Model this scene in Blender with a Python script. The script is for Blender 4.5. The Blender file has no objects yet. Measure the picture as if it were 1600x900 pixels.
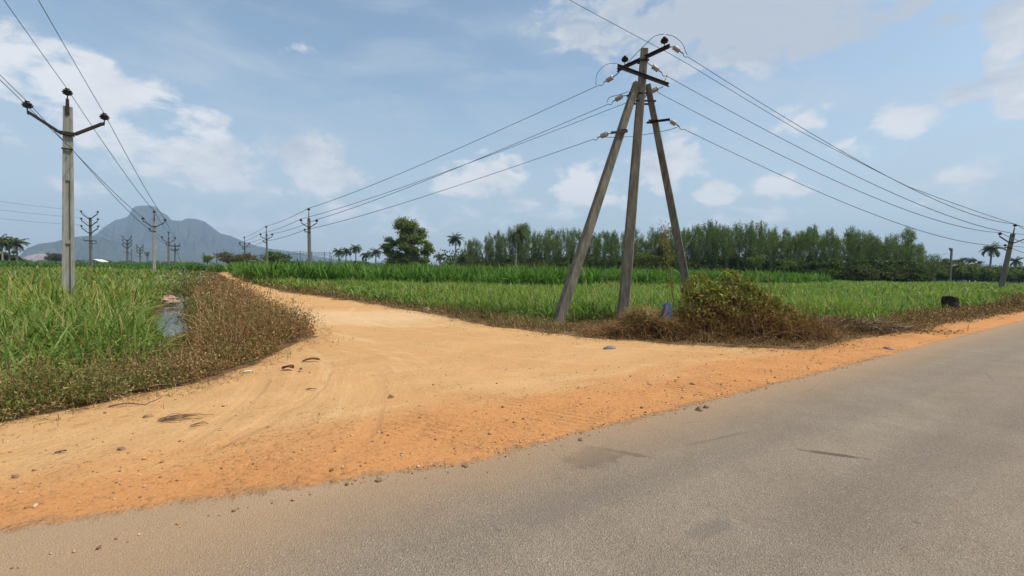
import bpy, math, random
import numpy as np
from mathutils import Vector, Matrix, noise as mnoise
random.seed(7); rng = np.random.default_rng(11)
sc = bpy.context.scene
COL = sc.collection
# ------------------------------------------------------------------ camera model
F = 750.0; PITCH = math.atan(29/750); ROLL = math.radians(1.0); EYE = 1.6
def ray(px, py):
    u = px-800; v = 450-py
    x = (u*math.cos(ROLL)-v*math.sin(ROLL))/F; y = (u*math.sin(ROLL)+v*math.cos(ROLL))/F; z = -1
    a = math.pi/2-PITCH
    return Vector((x, y*math.cos(a)-z*math.sin(a), y*math.sin(a)+z*math.cos(a)))
def at(px, py, D):                      # point seen at a pixel, D metres ahead
    d = ray(px, py); d = d*(D/d.y); return Vector((d.x, d.y, d.z+EYE))
def g(px, py, z=0.0):                   # point of the level z seen at a pixel
    d = ray(px, py); t = (z-EYE)/d.z; return Vector((d.x*t, d.y*t, z))
def col(px, D, z=0.0):                  # point at height z, D ahead, in picture column px
    py = 415
    for _ in range(6):
        p = at(px, py, D); py += (p.z-z)/D*F
    return Vector((p.x, D, z))
# ------------------------------------------------------------------ materials
def mat(name):
    m = bpy.data.materials.new(name); m.use_nodes = True
    nt = m.node_tree; nt.nodes.clear()
    return m, nt, nt.nodes, nt.links
class NB:
    def __init__(s, nt): s.nt = nt; s.n = nt.nodes; s.l = nt.links
    def put(s, sock, v):
        if v is None: return
        if isinstance(v, bpy.types.NodeSocket): s.l.new(v, sock)
        else:
            try: sock.default_value = v
            except Exception: sock.default_value = tuple(v)+(1,)
    def math(s, op, a, b=None, c=None, clamp=False):
        n = s.n.new('ShaderNodeMath'); n.operation = op; n.use_clamp = clamp
        s.put(n.inputs[0], a); s.put(n.inputs[1], b); s.put(n.inputs[2], c); return n.outputs[0]
    def vmath(s, op, a, b=None):
        n = s.n.new('ShaderNodeVectorMath'); n.operation = op
        s.put(n.inputs[0], a); s.put(n.inputs[1], b)
        return n.outputs['Value'] if op in ('LENGTH', 'DOT_PRODUCT', 'DISTANCE') else n.outputs[0]
    def noise(s, vec, scale, detail=4, rough=.55, dist=0, lac=2.0):
        n = s.n.new('ShaderNodeTexNoise'); s.put(n.inputs['Vector'], vec)
        n.inputs['Scale'].default_value = scale; n.inputs['Detail'].default_value = detail
        n.inputs['Roughness'].default_value = rough; n.inputs['Distortion'].default_value = dist
        n.inputs['Lacunarity'].default_value = lac
        return n.outputs[0]
    def mr(s, v, a, b, c=0, d=1, smooth=False):
        n = s.n.new('ShaderNodeMapRange'); n.interpolation_type = 'SMOOTHSTEP' if smooth else 'LINEAR'
        s.put(n.inputs[0], v)
        for i, q in enumerate((a, b, c, d)): n.inputs[i+1].default_value = q
        return n.outputs[0]
    def mix(s, f, a, b, blend='MIX'):
        n = s.n.new('ShaderNodeMix'); n.data_type = 'RGBA'; n.blend_type = blend
        s.put(n.inputs[0], f)
        for i, v in ((6, a), (7, b)):
            if isinstance(v, bpy.types.NodeSocket): s.l.new(v, n.inputs[i])
            else: n.inputs[i].default_value = tuple(v)+(1,) if len(v) == 3 else v
        return n.outputs[2]
    def mapping(s, vec, loc=(0,0,0), rot=(0,0,0), scale=(1,1,1)):
        n = s.n.new('ShaderNodeMapping'); s.put(n.inputs[0], vec)
        n.inputs[1].default_value = loc; n.inputs[2].default_value = rot; n.inputs[3].default_value = scale
        return n.outputs[0]
    def coord(s, k='Object'): return s.n.new('ShaderNodeTexCoord').outputs[k]
    def attr(s, name, k='Color'):
        n = s.n.new('ShaderNodeAttribute'); n.attribute_name = name; return n.outputs[k]
    def bump(s, h, strength, dist):
        n = s.n.new('ShaderNodeBump'); s.put(n.inputs['Height'], h)
        n.inputs['Strength'].default_value = strength; n.inputs['Distance'].default_value = dist; return n.outputs[0]
    def principled(s, colr, rough=.8, normal=None, spec=.3, metal=0):
        p = s.n.new('ShaderNodeBsdfPrincipled'); s.put(p.inputs['Base Color'], colr); s.put(p.inputs['Roughness'], rough)
        p.inputs['Specular IOR Level'].default_value = spec; p.inputs['Metallic'].default_value = metal
        if normal is not None: s.l.new(normal, p.inputs['Normal'])
        return p.outputs[0]
    def out(s, sh, k='Surface'):
        o = s.n.new('ShaderNodeOutputMaterial'); s.l.new(sh, o.inputs[k])
M = {}
def simple(name, c1, c2, scale=6, rough=.85, bump=.3, bd=.01, spec=.25, stretch=(1,1,1), metal=0, detail=6):
    m, nt, n, l = mat(name); b = NB(nt); co = b.mapping(b.coord(), scale=stretch)
    f = b.noise(co, scale, detail, .65)
    f2 = b.mr(f, .35, .68)
    b.out(b.principled(b.mix(f2, c1, c2), rough, b.bump(f, bump, bd), spec, metal)); M[name] = m; return m
simple('concrete', (.10,.088,.066), (.24,.215,.165), 3.2, .9, .5, .012, .2, (3,3,.55), 0, 10)
simple('concrete_pale', (.20,.195,.165), (.36,.345,.295), 3.0, .9, .4, .008, .2, (3,3,.5), 0, 9)
simple('concrete_far', (.10,.098,.088), (.20,.195,.175), 2.0, .9, .2, .008, .2, (3,3,.5))
simple('rust_metal', (.018,.012,.010), (.055,.034,.026), 14, .75, .3, .003, .3)
simple('brown_ceramic', (.020,.011,.009), (.045,.022,.017), 9, .35, .1, .002, .5)
simple('pale_ceramic', (.30,.27,.25), (.42,.39,.37), 9, .4, .1, .002, .5)
simple('wire_metal', (.035,.037,.042), (.07,.072,.08), 20, .6, .1, .001, .4)
simple('bark_pale', (.16,.14,.11), (.30,.27,.22), 5, .9, .5, .02, .2, (1,1,.3))
simple('bark_dark', (.045,.035,.026), (.12,.095,.07), 5, .9, .6, .02, .2, (1,1,.3))
simple('rock_brown', (.17,.105,.06), (.33,.21,.13), 9, .9, .6, .02, .2)
simple('rock_grey', (.12,.105,.09), (.26,.235,.20), 9, .9, .6, .02, .2)
simple('rock_pink', (.24,.15,.11), (.42,.29,.22), 4, .9, .6, .03, .2)
simple('stump_wood', (.018,.013,.011), (.060,.044,.034), 7, .95, .9, .03, .15)
simple('dead_stick', (.11,.06,.035), (.24,.15,.09), 20, .9, .5, .005, .2)
simple('dry_leaf', (.10,.045,.022), (.20,.10,.05), 30, .8, .5, .004, .25)
simple('blue_paint', (.03,.065,.16), (.10,.15,.24), 8, .75, .4, .004, .3)
simple('violet_grey', (.10,.085,.10), (.17,.14,.15), 8, .85, .4, .004, .3)
simple('white_plastic', (.55,.55,.53), (.75,.75,.73), 10, .6, .3, .004, .3)
simple('white_wash', (.55,.54,.50), (.75,.74,.70), 3, .85, .2, .004, .2)
simple('grey_steel', (.14,.15,.155), (.24,.25,.26), 3, .6, .1, .004, .3)
simple('petal', (.40,.36,.29), (.56,.51,.43), 30, .85, .2, .002, .2)
def foliage(name, transl=.35, rough=.55):
    m, nt, n, l = mat(name); b = NB(nt)
    c = b.attr('Col')
    p = b.principled(c, rough, None, .10)
    t = n.new('ShaderNodeBsdfTranslucent'); tc = b.mix(1.0, c, (1.15,1.35,.55), 'MULTIPLY'); l.new(tc, t.inputs[0])
    mx = n.new('ShaderNodeMixShader'); mx.inputs[0].default_value = transl
    l.new(p, mx.inputs[1]); l.new(t.outputs[0], mx.inputs[2]); b.out(mx.outputs[0]); M[name] = m
foliage('leaf', .35); foliage('straw', .12, .8)
# ground soil
m, nt, n, l = mat('soil'); b = NB(nt); co = b.coord()
f = b.noise(co, 2.2, 10, .7); f2 = b.noise(co, .08, 4, .6)
c = b.mix(1.0, b.attr('Col'), b.mix(b.mr(f,.3,.7), (.55,.55,.55), (1.4,1.4,1.4)), 'MULTIPLY')
c = b.mix(1.0, c, b.mix(b.mr(f2,.35,.65), (.8,.85,.8), (1.15,1.1,1.1)), 'MULTIPLY')
b.out(b.principled(c, .95, b.bump(f, .8, .04), .1)); M['soil'] = m
# asphalt edge line and road frame
EO = Vector((-1.4, 3.2, 0)); ED = Vector((.8115, .5843, 0)).normalized(); EN = Vector((-ED.y, ED.x, 0))
EANG = math.atan2(ED.y, ED.x)
def st(x, y): return ((x-EO.x)*ED.x+(y-EO.y)*ED.y, (x-EO.x)*EN.x+(y-EO.y)*EN.y)
def flare(s_): return .12+.62*max(0, min(1, (1.2-s_)/2.6))
def road_coords(b):
    co = b.coord()
    v = b.vmath('SUBTRACT', co, tuple(EO))
    s = b.vmath('DOT_PRODUCT', v, tuple(ED)); t = b.vmath('DOT_PRODUCT', v, tuple(EN))
    return co, s, t
DIRT_A = (.515,.308,.138); DIRT_B = (.51,.235,.088); DIRT_P = (.60,.405,.225)
def dirt_color(b, co, s, t):
    big = b.noise(co, .35, 5, .6, .4)
    stv = n.new('ShaderNodeCombineXYZ'); b.put(stv.inputs[0], b.math('MULTIPLY', s, .25)); b.put(stv.inputs[1], t)
    streak = b.noise(stv.outputs[0], 1.6, 7, .62, .3)
    # strong orange loose gravelly band along the asphalt
    tb = b.math('ADD', t, b.math('MULTIPLY', b.math('SUBTRACT', streak, .5), 2.4))
    band = b.mr(tb, 2.05, .75, 0, 1, True)
    c = b.mix(b.mr(big,.38,.66), DIRT_A, (.495,.278,.118))
    c = b.mix(b.mr(streak,.5,.75), c, (.565,.355,.175))
    # pale worn patch where the track starts, orange rims
    pv = b.vmath('LENGTH', b.vmath('MULTIPLY', b.vmath('SUBTRACT', co, (-5.2,15.5,0)), (.22,.36,0)))
    pale = b.mr(b.math('ADD', pv, b.math('MULTIPLY', b.math('SUBTRACT', big,.5), 1.6)), 1.15, .45, 0, .8, True)
    c = b.mix(pale, c, DIRT_P)
    c = b.mix(b.math('MULTIPLY', band, .88), c, DIRT_B)
    fine = b.noise(co, 38, 5, .75)
    c = b.mix(1.0, c, b.mix(b.mr(fine,.3,.72), (.84,.82,.80), (1.12,1.12,1.12)), 'MULTIPLY')
    blot = b.noise(co, 3.1, 6, .7)
    c = b.mix(b.mr(blot,.55,.8,0,.40), c, (.44,.25,.12))
    # curving wheel ruts: thin streaks bending round the junction corner
    def arcs(cx, cy, sc_, r0, r1):
        rd = b.vmath('LENGTH', b.vmath('MULTIPLY', b.vmath('SUBTRACT', co, (cx,cy,0)), (1,1,0)))
        rv = n.new('ShaderNodeCombineXYZ'); b.put(rv.inputs[0], rd); b.put(rv.inputs[1], b.vmath('DOT_PRODUCT', co, (.05,.09,0)))
        k = b.math('MULTIPLY', b.mr(rd, r0, r0+1.2, 0, 1, True), b.mr(rd, r1, r1-3, 0, 1, True))
        return b.math('ADD', .5, b.math('MULTIPLY', b.math('SUBTRACT', b.noise(rv.outputs[0], sc_, 5, .7), .5), b.math('MULTIPLY', k, b.mr(band, 0, 1, 1, .25))))
    r1_ = arcs(-9.5, 4.0, 3.2, 4.5, 11); r2_ = arcs(4.5, 20.5, 2.8, 8.0, 16)
    rut = b.math('SUBTRACT', b.math('ADD', r1_, r2_), .5)
    c = b.mix(b.mr(rut,.55,.70,0,.4), c, (.65,.44,.24))
    c = b.mix(b.mr(rut,.45,.30,0,.5), c, (.43,.235,.11))
    # a few separate tyre tracks: shallow pressed grooves swinging round the corner
    tr = None
    for cx, cy, r0, wd in ((-9.5,4.0,6.6,.10),(-9.5,4.0,8.1,.10),(-8.2,5.4,4.3,.09),(-8.2,5.4,5.75,.09),(4.5,20.5,9.3,.10),(4.5,20.5,10.8,.10),(3.0,22.5,12.9,.09),(3.0,22.5,14.4,.09),(6.2,19.0,7.6,.06)):
        rd = b.vmath('LENGTH', b.vmath('MULTIPLY', b.vmath('SUBTRACT', co, (cx,cy,0)), (1,1,0)))
        q = b.math('ABSOLUTE', b.math('SUBTRACT', b.math('ADD', rd, b.math('MULTIPLY', big, .5)), r0+.25))
        q = b.mr(q, wd*1.3, wd*.5, 0, 1, True); tr = q if tr is None else b.math('MAXIMUM', tr, q)
    tr = b.math('MULTIPLY', tr, b.mr(b.noise(co, .55, 4, .6), .42, .60, 0, 1, True))
    c = b.mix(b.math('MULTIPLY', tr, .13), c, (.40,.225,.105))
    # cleat marks of tyres in the loose band, pits, crumbs
    w = n.new('ShaderNodeTexWave'); w.inputs['Scale'].default_value = 2.3; w.inputs['Distortion'].default_value = 3.5
    w.inputs['Detail'].default_value = 3; w.inputs['Detail Scale'].default_value = 1.5
    wv = n.new('ShaderNodeCombineXYZ'); b.put(wv.inputs[0], b.math('ADD', s, b.math('MULTIPLY', t, .55))); b.put(wv.inputs[1], b.math('MULTIPLY', t, .4))
    l.new(wv.outputs[0], w.inputs[0])
    wm = b.math('MULTIPLY', band, b.mr(b.noise(co, 1.1, 3, .5), .48, .60))
    h = b.math('ADD', b.math('MULTIPLY', fine, .35), b.math('MULTIPLY', rut, .9))
    h = b.math('ADD', h, b.math('MULTIPLY', streak, 1.6))
    h = b.math('ADD', h, b.math('MULTIPLY', b.math('MULTIPLY', w.outputs[1], wm), .8))
    rough_ = b.mr(b.noise(co, .8, 4, .6), .40, .62, .25, 1, True)
    rough_ = b.math('ADD', b.math('MULTIPLY', rough_, .8), b.math('MULTIPLY', band, .35))
    hh_ = b.math('ADD', b.math('MULTIPLY', b.noise(co, 9, 8, .72), 1.2), b.math('MULTIPLY', b.mr(b.noise(co, 22, 4, .6), .58, .70, 0, 1, True), .5))
    hh_ = b.math('ADD', hh_, b.math('MULTIPLY', b.mr(b.noise(co, 4.2, 5, .6), .54, .68, 0, 1, True), -.5))
    h = b.math('ADD', h, b.math('MULTIPLY', hh_, b.math('MULTIPLY', rough_, b.math('SUBTRACT', 1.0, b.math('MULTIPLY', tr, .6)))))
    h = b.math('SUBTRACT', h, b.math('MULTIPLY', tr, .38))
    c = b.mix(b.math('MULTIPLY', b.mr(w.outputs[1], .35, .05, 0, .5), wm), c, (.36,.17,.07))
    return c, band, h
m, nt, n, l = mat('dirt'); b = NB(nt); co, s, t = road_coords(b)
c, band, h = dirt_color(b, co, s, t)
b.out(b.principled(c, .95, b.bump(h, .9, .030), .05)); M['dirt'] = m
# asphalt
m, nt, n, l = mat('asphalt'); b = NB(nt); co, s, t = road_coords(b)
dc, band, hdirt = dirt_color(b, co, s, t)
agg = n.new('ShaderNodeTexVoronoi'); agg.inputs['Scale'].default_value = 120; l.new(co, agg.inputs[0])
av = n.new('ShaderNodeSeparateColor'); l.new(agg.outputs[1], av.inputs[0])
a = b.noise(co, 1.1, 8, .68); a2 = b.noise(co, .25, 4, .55)
lane = n.new('ShaderNodeCombineXYZ'); b.put(lane.inputs[0], b.math('MULTIPLY', s, .06)); b.put(lane.inputs[1], t)
a3 = b.noise(lane.outputs[0], .9, 4, .5)
c = b.mix(b.mr(a,.3,.7), (.200,.160,.120), (.278,.228,.175))
c = b.mix(b.mr(a2,.4,.65,0,.6), c, (.245,.19,.145))
c = b.mix(b.mr(a3,.45,.60,0,.55), c, (.178,.147,.114))
c = b.mix(1.0, c, b.mix(b.mr(av.outputs[0],0,1), (.80,.80,.80), (1.18,1.18,1.16)), 'MULTIPLY')
c = b.mix(b.mr(av.outputs[1],.965,1.0,0,.7), c, (.42,.38,.33))
spots = b.noise(co, 5.5, 3, .5); c = b.mix(b.mr(spots,.70,.76,0,.6), c, (.10,.085,.07))
wob = b.noise(co, 6, 6, .7)
def blot(c, px, py, rs, rt, colr, k, ang=0):
    p = g(px, py); s0, t0 = st(p.x, p.y)
    cv = n.new('ShaderNodeCombineXYZ'); b.put(cv.inputs[0], b.math('SUBTRACT', s, s0)); b.put(cv.inputs[1], b.math('SUBTRACT', t, t0))
    q = b.mapping(cv.outputs[0], rot=(0,0,ang)); q = b.vmath('MULTIPLY', q, (1/rs, 1/rt, 0))
    d = b.math('ADD', b.vmath('LENGTH', q), b.math('MULTIPLY', b.math('SUBTRACT', wob, .5), 1.7))
    return b.mix(b.mr(d, 1.05, .6, 0, k, True), c, colr)
c = blot(c, 925, 718, .34, .22, (.115,.100,.085), .8)
c = blot(c, 965, 708, .30, .045, (.105,.090,.078), .8, math.radians(62))
c = blot(c, 1300, 712, .30, .045, (.10,.08,.065), .85, math.radians(58))
c = blot(c, 1110, 830, .22, .09, (.15,.13,.105), .5)
c = blot(c, 880, 790, .5, .2, (.17,.145,.12), .4)
# dust blown over the edge, and the sandy spill at the near left end
fl = b.math('MULTIPLY', b.mr(s, 1.2, -1.4, 0, 1), .62)
t = b.math('SUBTRACT', t, fl)
wob2 = b.noise(co, 1.7, 5, .6)
tt = b.math('ADD', t, b.math('ADD', b.math('MULTIPLY', b.math('SUBTRACT', wob, .5), .38), b.math('MULTIPLY', b.math('SUBTRACT', wob2, .5), .30)))
sw = b.mr(s, 1.2, -2.2, 0, 1.05, True)
dust = b.mr(tt, -.13, .04, 0, 1, True)
soft = b.mr(b.math('ADD', tt, b.math('MULTIPLY', sw, 1.1)), -1.25, 0.2, 0, .65, True)
# thin wandering cracks
cw = b.vmath('ADD', co, b.vmath('MULTIPLY', b.vmath('SUBTRACT', (lambda q: q)(n.new('ShaderNodeTexNoise').outputs[1]), (.5,.5,.5)), (.5,.5,0)))
ck = n.new('ShaderNodeTexVoronoi'); ck.feature = 'DISTANCE_TO_EDGE'; ck.inputs['Scale'].default_value = .55; l.new(cw, ck.inputs[0])
cm = b.math('MULTIPLY', b.mr(ck.outputs[0], .008, .002, 0, .35), b.mr(b.noise(co, .7, 3, .5), .50, .62))
c = b.mix(cm, c, (.075,.06,.045))
c = b.mix(soft, c, (.42,.27,.15)); c = b.mix(dust, c, dc)
h = b.math('ADD', agg.outputs[0], b.math('MULTIPLY', a, 1.0))
h = b.math('ADD', b.math('MULTIPLY', h, b.math('SUBTRACT', .25, b.math('MULTIPLY', dust, .25))), b.math('MULTIPLY', hdirt, b.math('MULTIPLY', dust, 1.0)))
b.out(b.principled(c, b.math('ADD', .85, b.math('MULTIPLY', dust, .1)), b.bump(h, .9, .030), .06)); M['asphalt'] = m
# water
m, nt, n, l = mat('water'); b = NB(nt); co = b.coord()
b.out(b.principled((.055,.06,.05), .10, b.bump(b.noise(co, 5, 4, .6), .25, .02), .35)); M['water'] = m
# mountain
m, nt, n, l = mat('mountain'); b = NB(nt); co = b.coord()
f = b.noise(co, .006, 9, .7)
b.out(b.principled(b.mix(1.0, b.attr('Col'), b.mix(b.mr(f,.35,.65), (.6,.6,.6), (1.5,1.4,1.4)), 'MULTIPLY'), .95, b.bump(f, 1, 60), .05)); M['mountain'] = m
# ------------------------------------------------------------------ object helpers
def link(o, parent=None): COL.objects.link(o); o.parent = parent; return o
def tag(o, label=None, cat=None, group=None, kind=None):
    for k, v in (('label', label), ('category', cat), ('group', group), ('kind', kind)):
        if v: o[k] = v
    return o
def empty(name, loc, label, cat, group=None, rot=None):
    o = bpy.data.objects.new(name, None); o.empty_display_size = .3; o.location = loc
    if rot is not None: o.rotation_mode = 'QUATERNION'; o.rotation_quaternion = rot
    COL.objects.link(o); return tag(o, label, cat, group)
def np_mesh(name, V, Q, colr=None, smooth=False):
    """V (n,3); Q (m,k) index array; colr (n,3)"""
    me = bpy.data.meshes.new(name)
    V = np.asarray(V, np.float32); Q = np.asarray(Q, np.int32); k = Q.shape[1]
    me.vertices.add(len(V)); me.vertices.foreach_set('co', V.ravel())
    me.loops.add(Q.size); me.loops.foreach_set('vertex_index', Q.ravel())
    me.polygons.add(len(Q)); me.polygons.foreach_set('loop_start', np.arange(len(Q), dtype=np.int32)*k)
    if colr is not None:
        a = me.attributes.new('Col', 'FLOAT_COLOR', 'POINT')
        a.data.foreach_set('color', np.c_[np.clip(colr, .004, .9), np.ones(len(V))].astype(np.float32).ravel())
    me.update(calc_edges=True)
    if smooth: me.polygons.foreach_set('use_smooth', np.ones(len(Q), bool))
    return me
def obj(name, me, material, parent=None):
    me.materials.append(M[material]); o = bpy.data.objects.new(name, me); return link(o, parent)
class PM:                                # small python mesh collector
    def __init__(s): s.v = []; s.f = []
    def add(s, vs, fs):
        k = len(s.v); s.v += [tuple(v) for v in vs]; s.f += [[i+k for i in q] for q in fs]
    def ring_tube(s, rings, cap=True):
        k = len(s.v); n_ = len(rings[0])
        for r in rings: s.v += [tuple(v) for v in r]
        for i in range(len(rings)-1):
            for j in range(n_):
                a = k+i*n_+j; b_ = k+i*n_+(j+1) % n_
                s.f.append([a, b_, b_+n_, a+n_])
        if cap:
            s.f.append([k+j for j in range(n_)][::-1]); s.f.append([k+(len(rings)-1)*n_+j for j in range(n_)])
    def tube(s, pts, r, n_=8, r1=None):
        pts = [Vector(p) for p in pts]; N = len(pts); rings = []
        ref = Vector((0,0,1))
        for i, p in enumerate(pts):
            d = (pts[min(i+1, N-1)]-pts[max(i-1, 0)]).normalized()
            if abs(d.dot(ref)) > .95: ref = Vector((1,0,0))
            u = d.cross(ref).normalized(); v = d.cross(u).normalized()
            rr = r[i] if isinstance(r, (list, tuple)) else (r if r1 is None else r+(r1-r)*i/max(1, N-1))
            rings.append([p+u*math.cos(2*math.pi*j/n_)*rr+v*math.sin(2*math.pi*j/n_)*rr for j in range(n_)])
        s.ring_tube(rings)
    def beam(s, p0, p1, w0, d0, w1, d1, side=None, segs=6, ch=.18, jit=0):
        """chamfered tapering post; side = direction of the width"""
        p0 = Vector(p0); p1 = Vector(p1); ax = (p1-p0).normalized()
        sd = Vector(side) if side else Vector((1,0,0))
        u = (sd-ax*sd.dot(ax)).normalized(); v = ax.cross(u)
        rings = []
        for i in range(segs+1):
            t = i/segs; w = (w0+(w1-w0)*t)/2; d = (d0+(d1-d0)*t)/2; c = min(w, d)*ch*2
            o = p0.lerp(p1, t)
            if 0 < i < segs: o = o+u*random.uniform(-jit, jit)+v*random.uniform(-jit, jit)
            prof = [(-w+c,-d),(w-c,-d),(w,-d+c),(w,d-c),(w-c,d),(-w+c,d),(-w,d-c),(-w,-d+c)]
            rings.append([o+u*a+v*b_ for a, b_ in prof])
        s.ring_tube(rings)
    def lathe(s, origin, axis, prof, n_=12):
        o = Vector(origin); ax = Vector(axis).normalized()
        u = ax.orthogonal().normalized(); v = ax.cross(u)
        s.ring_tube([[o+ax*h+(u*math.cos(2*math.pi*j/n_)+v*math.sin(2*math.pi*j/n_))*r for j in range(n_)] for h, r in prof])
    def build(s, name, material, parent=None, smooth=True, angle=40):
        me = bpy.data.meshes.new(name); me.from_pydata(s.v, [], s.f); me.update()
        if smooth:
            me.polygons.foreach_set('use_smooth', np.ones(len(me.polygons), bool))
            me.set_sharp_from_angle(angle=math.radians(angle))
        return obj(name, me, material, parent)
# ------------------------------------------------------------------ vegetation generators
def blades(P, az, L, W, th0, bend, segs, c0, c1=None, prof=1.0):
    """curving tapering strips: th0 start elevation, bend total bending (radians)"""
    N = len(P); t = np.linspace(0, 1, segs+1)
    tm = (np.arange(segs)+.5)/segs
    th = th0[:,None]-bend[:,None]*tm[None,:]
    dr = np.cos(th)*L[:,None]/segs; dz = np.sin(th)*L[:,None]/segs
    r = np.c_[np.zeros(N), np.cumsum(dr, 1)]; z = np.c_[np.zeros(N), np.cumsum(dz, 1)]
    cx, sx = np.cos(az)[:,None], np.sin(az)[:,None]
    C = np.stack([P[:,0:1]+r*cx, P[:,1:2]+r*sx, P[:,2:3]+z], -1)
    w = (np.minimum(1, t*3+.35)*np.maximum(.03, 1-t**2.2*prof))[None,:]*W[:,None]/2
    tw = (rng.uniform(-.5,.5,N))[:,None]
    sd = np.stack([-sx*w, cx*w, tw*w+0*sx], -1)
    V = np.stack([C-sd, C+sd], 2).reshape(-1, 3)
    k = (segs+1)*2
    q = np.array([[2*i, 2*i+1, 2*i+3, 2*i+2] for i in range(segs)])
    Q = (np.arange(N)[:,None,None]*k+q[None]).reshape(-1, 4)
    if c1 is None: c1 = c0
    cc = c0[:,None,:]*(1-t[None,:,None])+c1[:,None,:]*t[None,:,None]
    return V, Q, np.repeat(cc, 2, axis=1).reshape(-1, 3)
def cards(P, size, aspect, c, axis=None, spread=1.0):
    """leaf shaped rhombs; axis = preferred long direction"""
    N = len(P); a = rng.normal(size=(N,3))
    if axis is not None: a = np.asarray(axis)[None,:]*1.0+a*spread
    a /= np.linalg.norm(a, axis=1)[:,None]
    q = rng.normal(size=(N,3)); b_ = np.cross(a, q); b_ /= np.linalg.norm(b_, axis=1)[:,None]
    s_ = (size if np.ndim(size) else np.full(N, size))[:,None]
    V = np.stack([P-a*s_, P+b_*s_*aspect-a*s_*.1, P+a*s_, P-b_*s_*aspect-a*s_*.1], 1).reshape(-1, 3)
    return V, np.arange(N*4).reshape(N, 4), np.repeat(c, 4, axis=0)
def merge(parts):
    V, Q, C, k = [], [], [], 0
    for v, q, c in parts: V.append(v); Q.append(q+k); C.append(c); k += len(v)
    return np.concatenate(V), np.concatenate(Q), np.concatenate(C)
def pal(colors, N, jit=.18, w=None):
    colors = np.array(colors); i = rng.choice(len(colors), N, p=w)
    return colors[i]*(1+rng.uniform(-jit, jit, (N,1)))*(1+rng.uniform(-.06,.06,(N,3)))
# ------------------------------------------------------------------ layout lines
GL = lambda L: [tuple(g(*p)[:2]) for p in L]
left_edge = [(-75,-48), (-30,-14.5), (-11,-.2)] + GL([(0,665),(100,642),(215,617),(300,602),(400,567),(440,547),(480,527)]) + [tuple(g(a_, b_, c_)[:2]) for a_, b_, c_ in ((489,510,.12),(464,490,.42),(430,470,.60),(400,455,.66),(375,441,.6),(355,431,.5),(338,425.5,.3))] + [(-76,108),(-112,118)]
right_edge = [(-112,124),(-74,113),(-60.4,103)] + GL([(362,431),(400,444),(450,457),(520,466),(600,478),(680,492),(760,510),(870,521),(960,533),(1080,540),(1200,543),(1270,545),(1330,531),(1400,520),(1480,505),(1600,486)]) + [(60,47.6),(150,112),(420,306)]
asph_pts = [tuple((EO+ED*s_)[:2]) for s_ in (520, 200, 60, 20, 8, 3, 0, -3, -8, -30, -90)]
dirt_poly = left_edge+right_edge+asph_pts
def inside(poly, X, Y):
    r = np.zeros(X.shape, bool); n_ = len(poly)
    for i in range(n_):
        x0, y0 = poly[i]; x1, y1 = poly[(i+1) % n_]
        if y0 == y1: continue
        k = ((y0 > Y) != (y1 > Y)) & (X < (x1-x0)*(Y-y0)/(y1-y0)+x0); r ^= k
    return r
def dist(line, X, Y, closed=False):
    d = np.full(X.shape, 1e9); n_ = len(line)
    for i in range(n_ if closed else n_-1):
        ax, ay = line[i]; bx, by = line[(i+1) % n_]; L2 = (bx-ax)**2+(by-ay)**2+1e-9
        t = np.clip(((X-ax)*(bx-ax)+(Y-ay)*(by-ay))/L2, 0, 1)
        d = np.minimum(d, np.hypot(X-ax-t*(bx-ax), Y-ay-t*(by-ay)))
    return d
field_left_edge = [(-60,-30),(-24,-4),(-11,2.6),(-7.2,5.4),(-6.0,6.8),(-6.2,8.6),(-8.1,10.8),(-10.6,13.9),(-12.9,16.8),(-15.9,21),(-20.2,27.5),(-30,43.5),(-50,73),(-80,112),(-150,180),(-330,420)]
field_left = field_left_edge+[(-700,420),(-700,-30)]
channel = [(-8.9,12.3),(-9.7,13.6),(-11.7,16.6),(-14.6,21),(-18.9,27.4),(-29.2,43.3),(-49,72.6)]
right_field_edge = [(-64,108),(-39,68),(-22,41.5),(-14.2,31),(-9.2,25.6),(-5.0,21.0),(-2.2,17.4),(.3,15.3),(2.5,15.75),(5.3,15.2),(8.3,14.3),(10.2,14.9),(15.1,18.6),(25.6,26.2),(60,50.5),(95,76)]
tall_front = [(-64,108),(-39,68),(-24,44.5),(-17,36),(-9,34.5),(3,37),(14,43),(28,52),(47,70)]
tall_field = tall_front+[(45,88),(20,92),(-20,120),(-64,150)]
low_field = right_field_edge+[(100,110),(47,90)]+tall_front[::-1][:-2]+[(-22,41.5)]
def H(X, Y):
    X = np.asarray(X, float); Y = np.asarray(Y, float)
    z = np.full(X.shape, -.05)
    ins = inside(dirt_poly, X, Y); s_, t_ = (X-EO.x)*ED.x+(Y-EO.y)*ED.y, (X-EO.x)*EN.x+(Y-EO.y)*EN.y
    dl = dist(left_edge, X, Y); dr = dist(right_edge, X, Y)
    isl = (dl < dr) & ~ins & (t_ > 0)
    fl = inside(field_left, X, Y); df = dist(field_left_edge, X, Y)
    fr = dl/(dl+df+1e-6)
    z = np.where(isl, .03-.33*np.clip(fr*1.1, 0, 1), z)
    z = np.where(isl & fl, -.36, z)
    isr = (~isl) & ~ins & (t_ > 0)
    z = np.where(isr, -.02-.08*np.clip(dr/2.5, 0, 1), z)
    dc = dist(channel, X, Y); z = np.where(isl, z-.42*np.clip(1.15-dc/.85, 0, 1)**.7*(1), z)
    z = np.where(ins | (t_ <= 0), -.07, z)
    return z
Hs = lambda x, y: float(H(np.array([x]), np.array([y]))[0])
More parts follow.
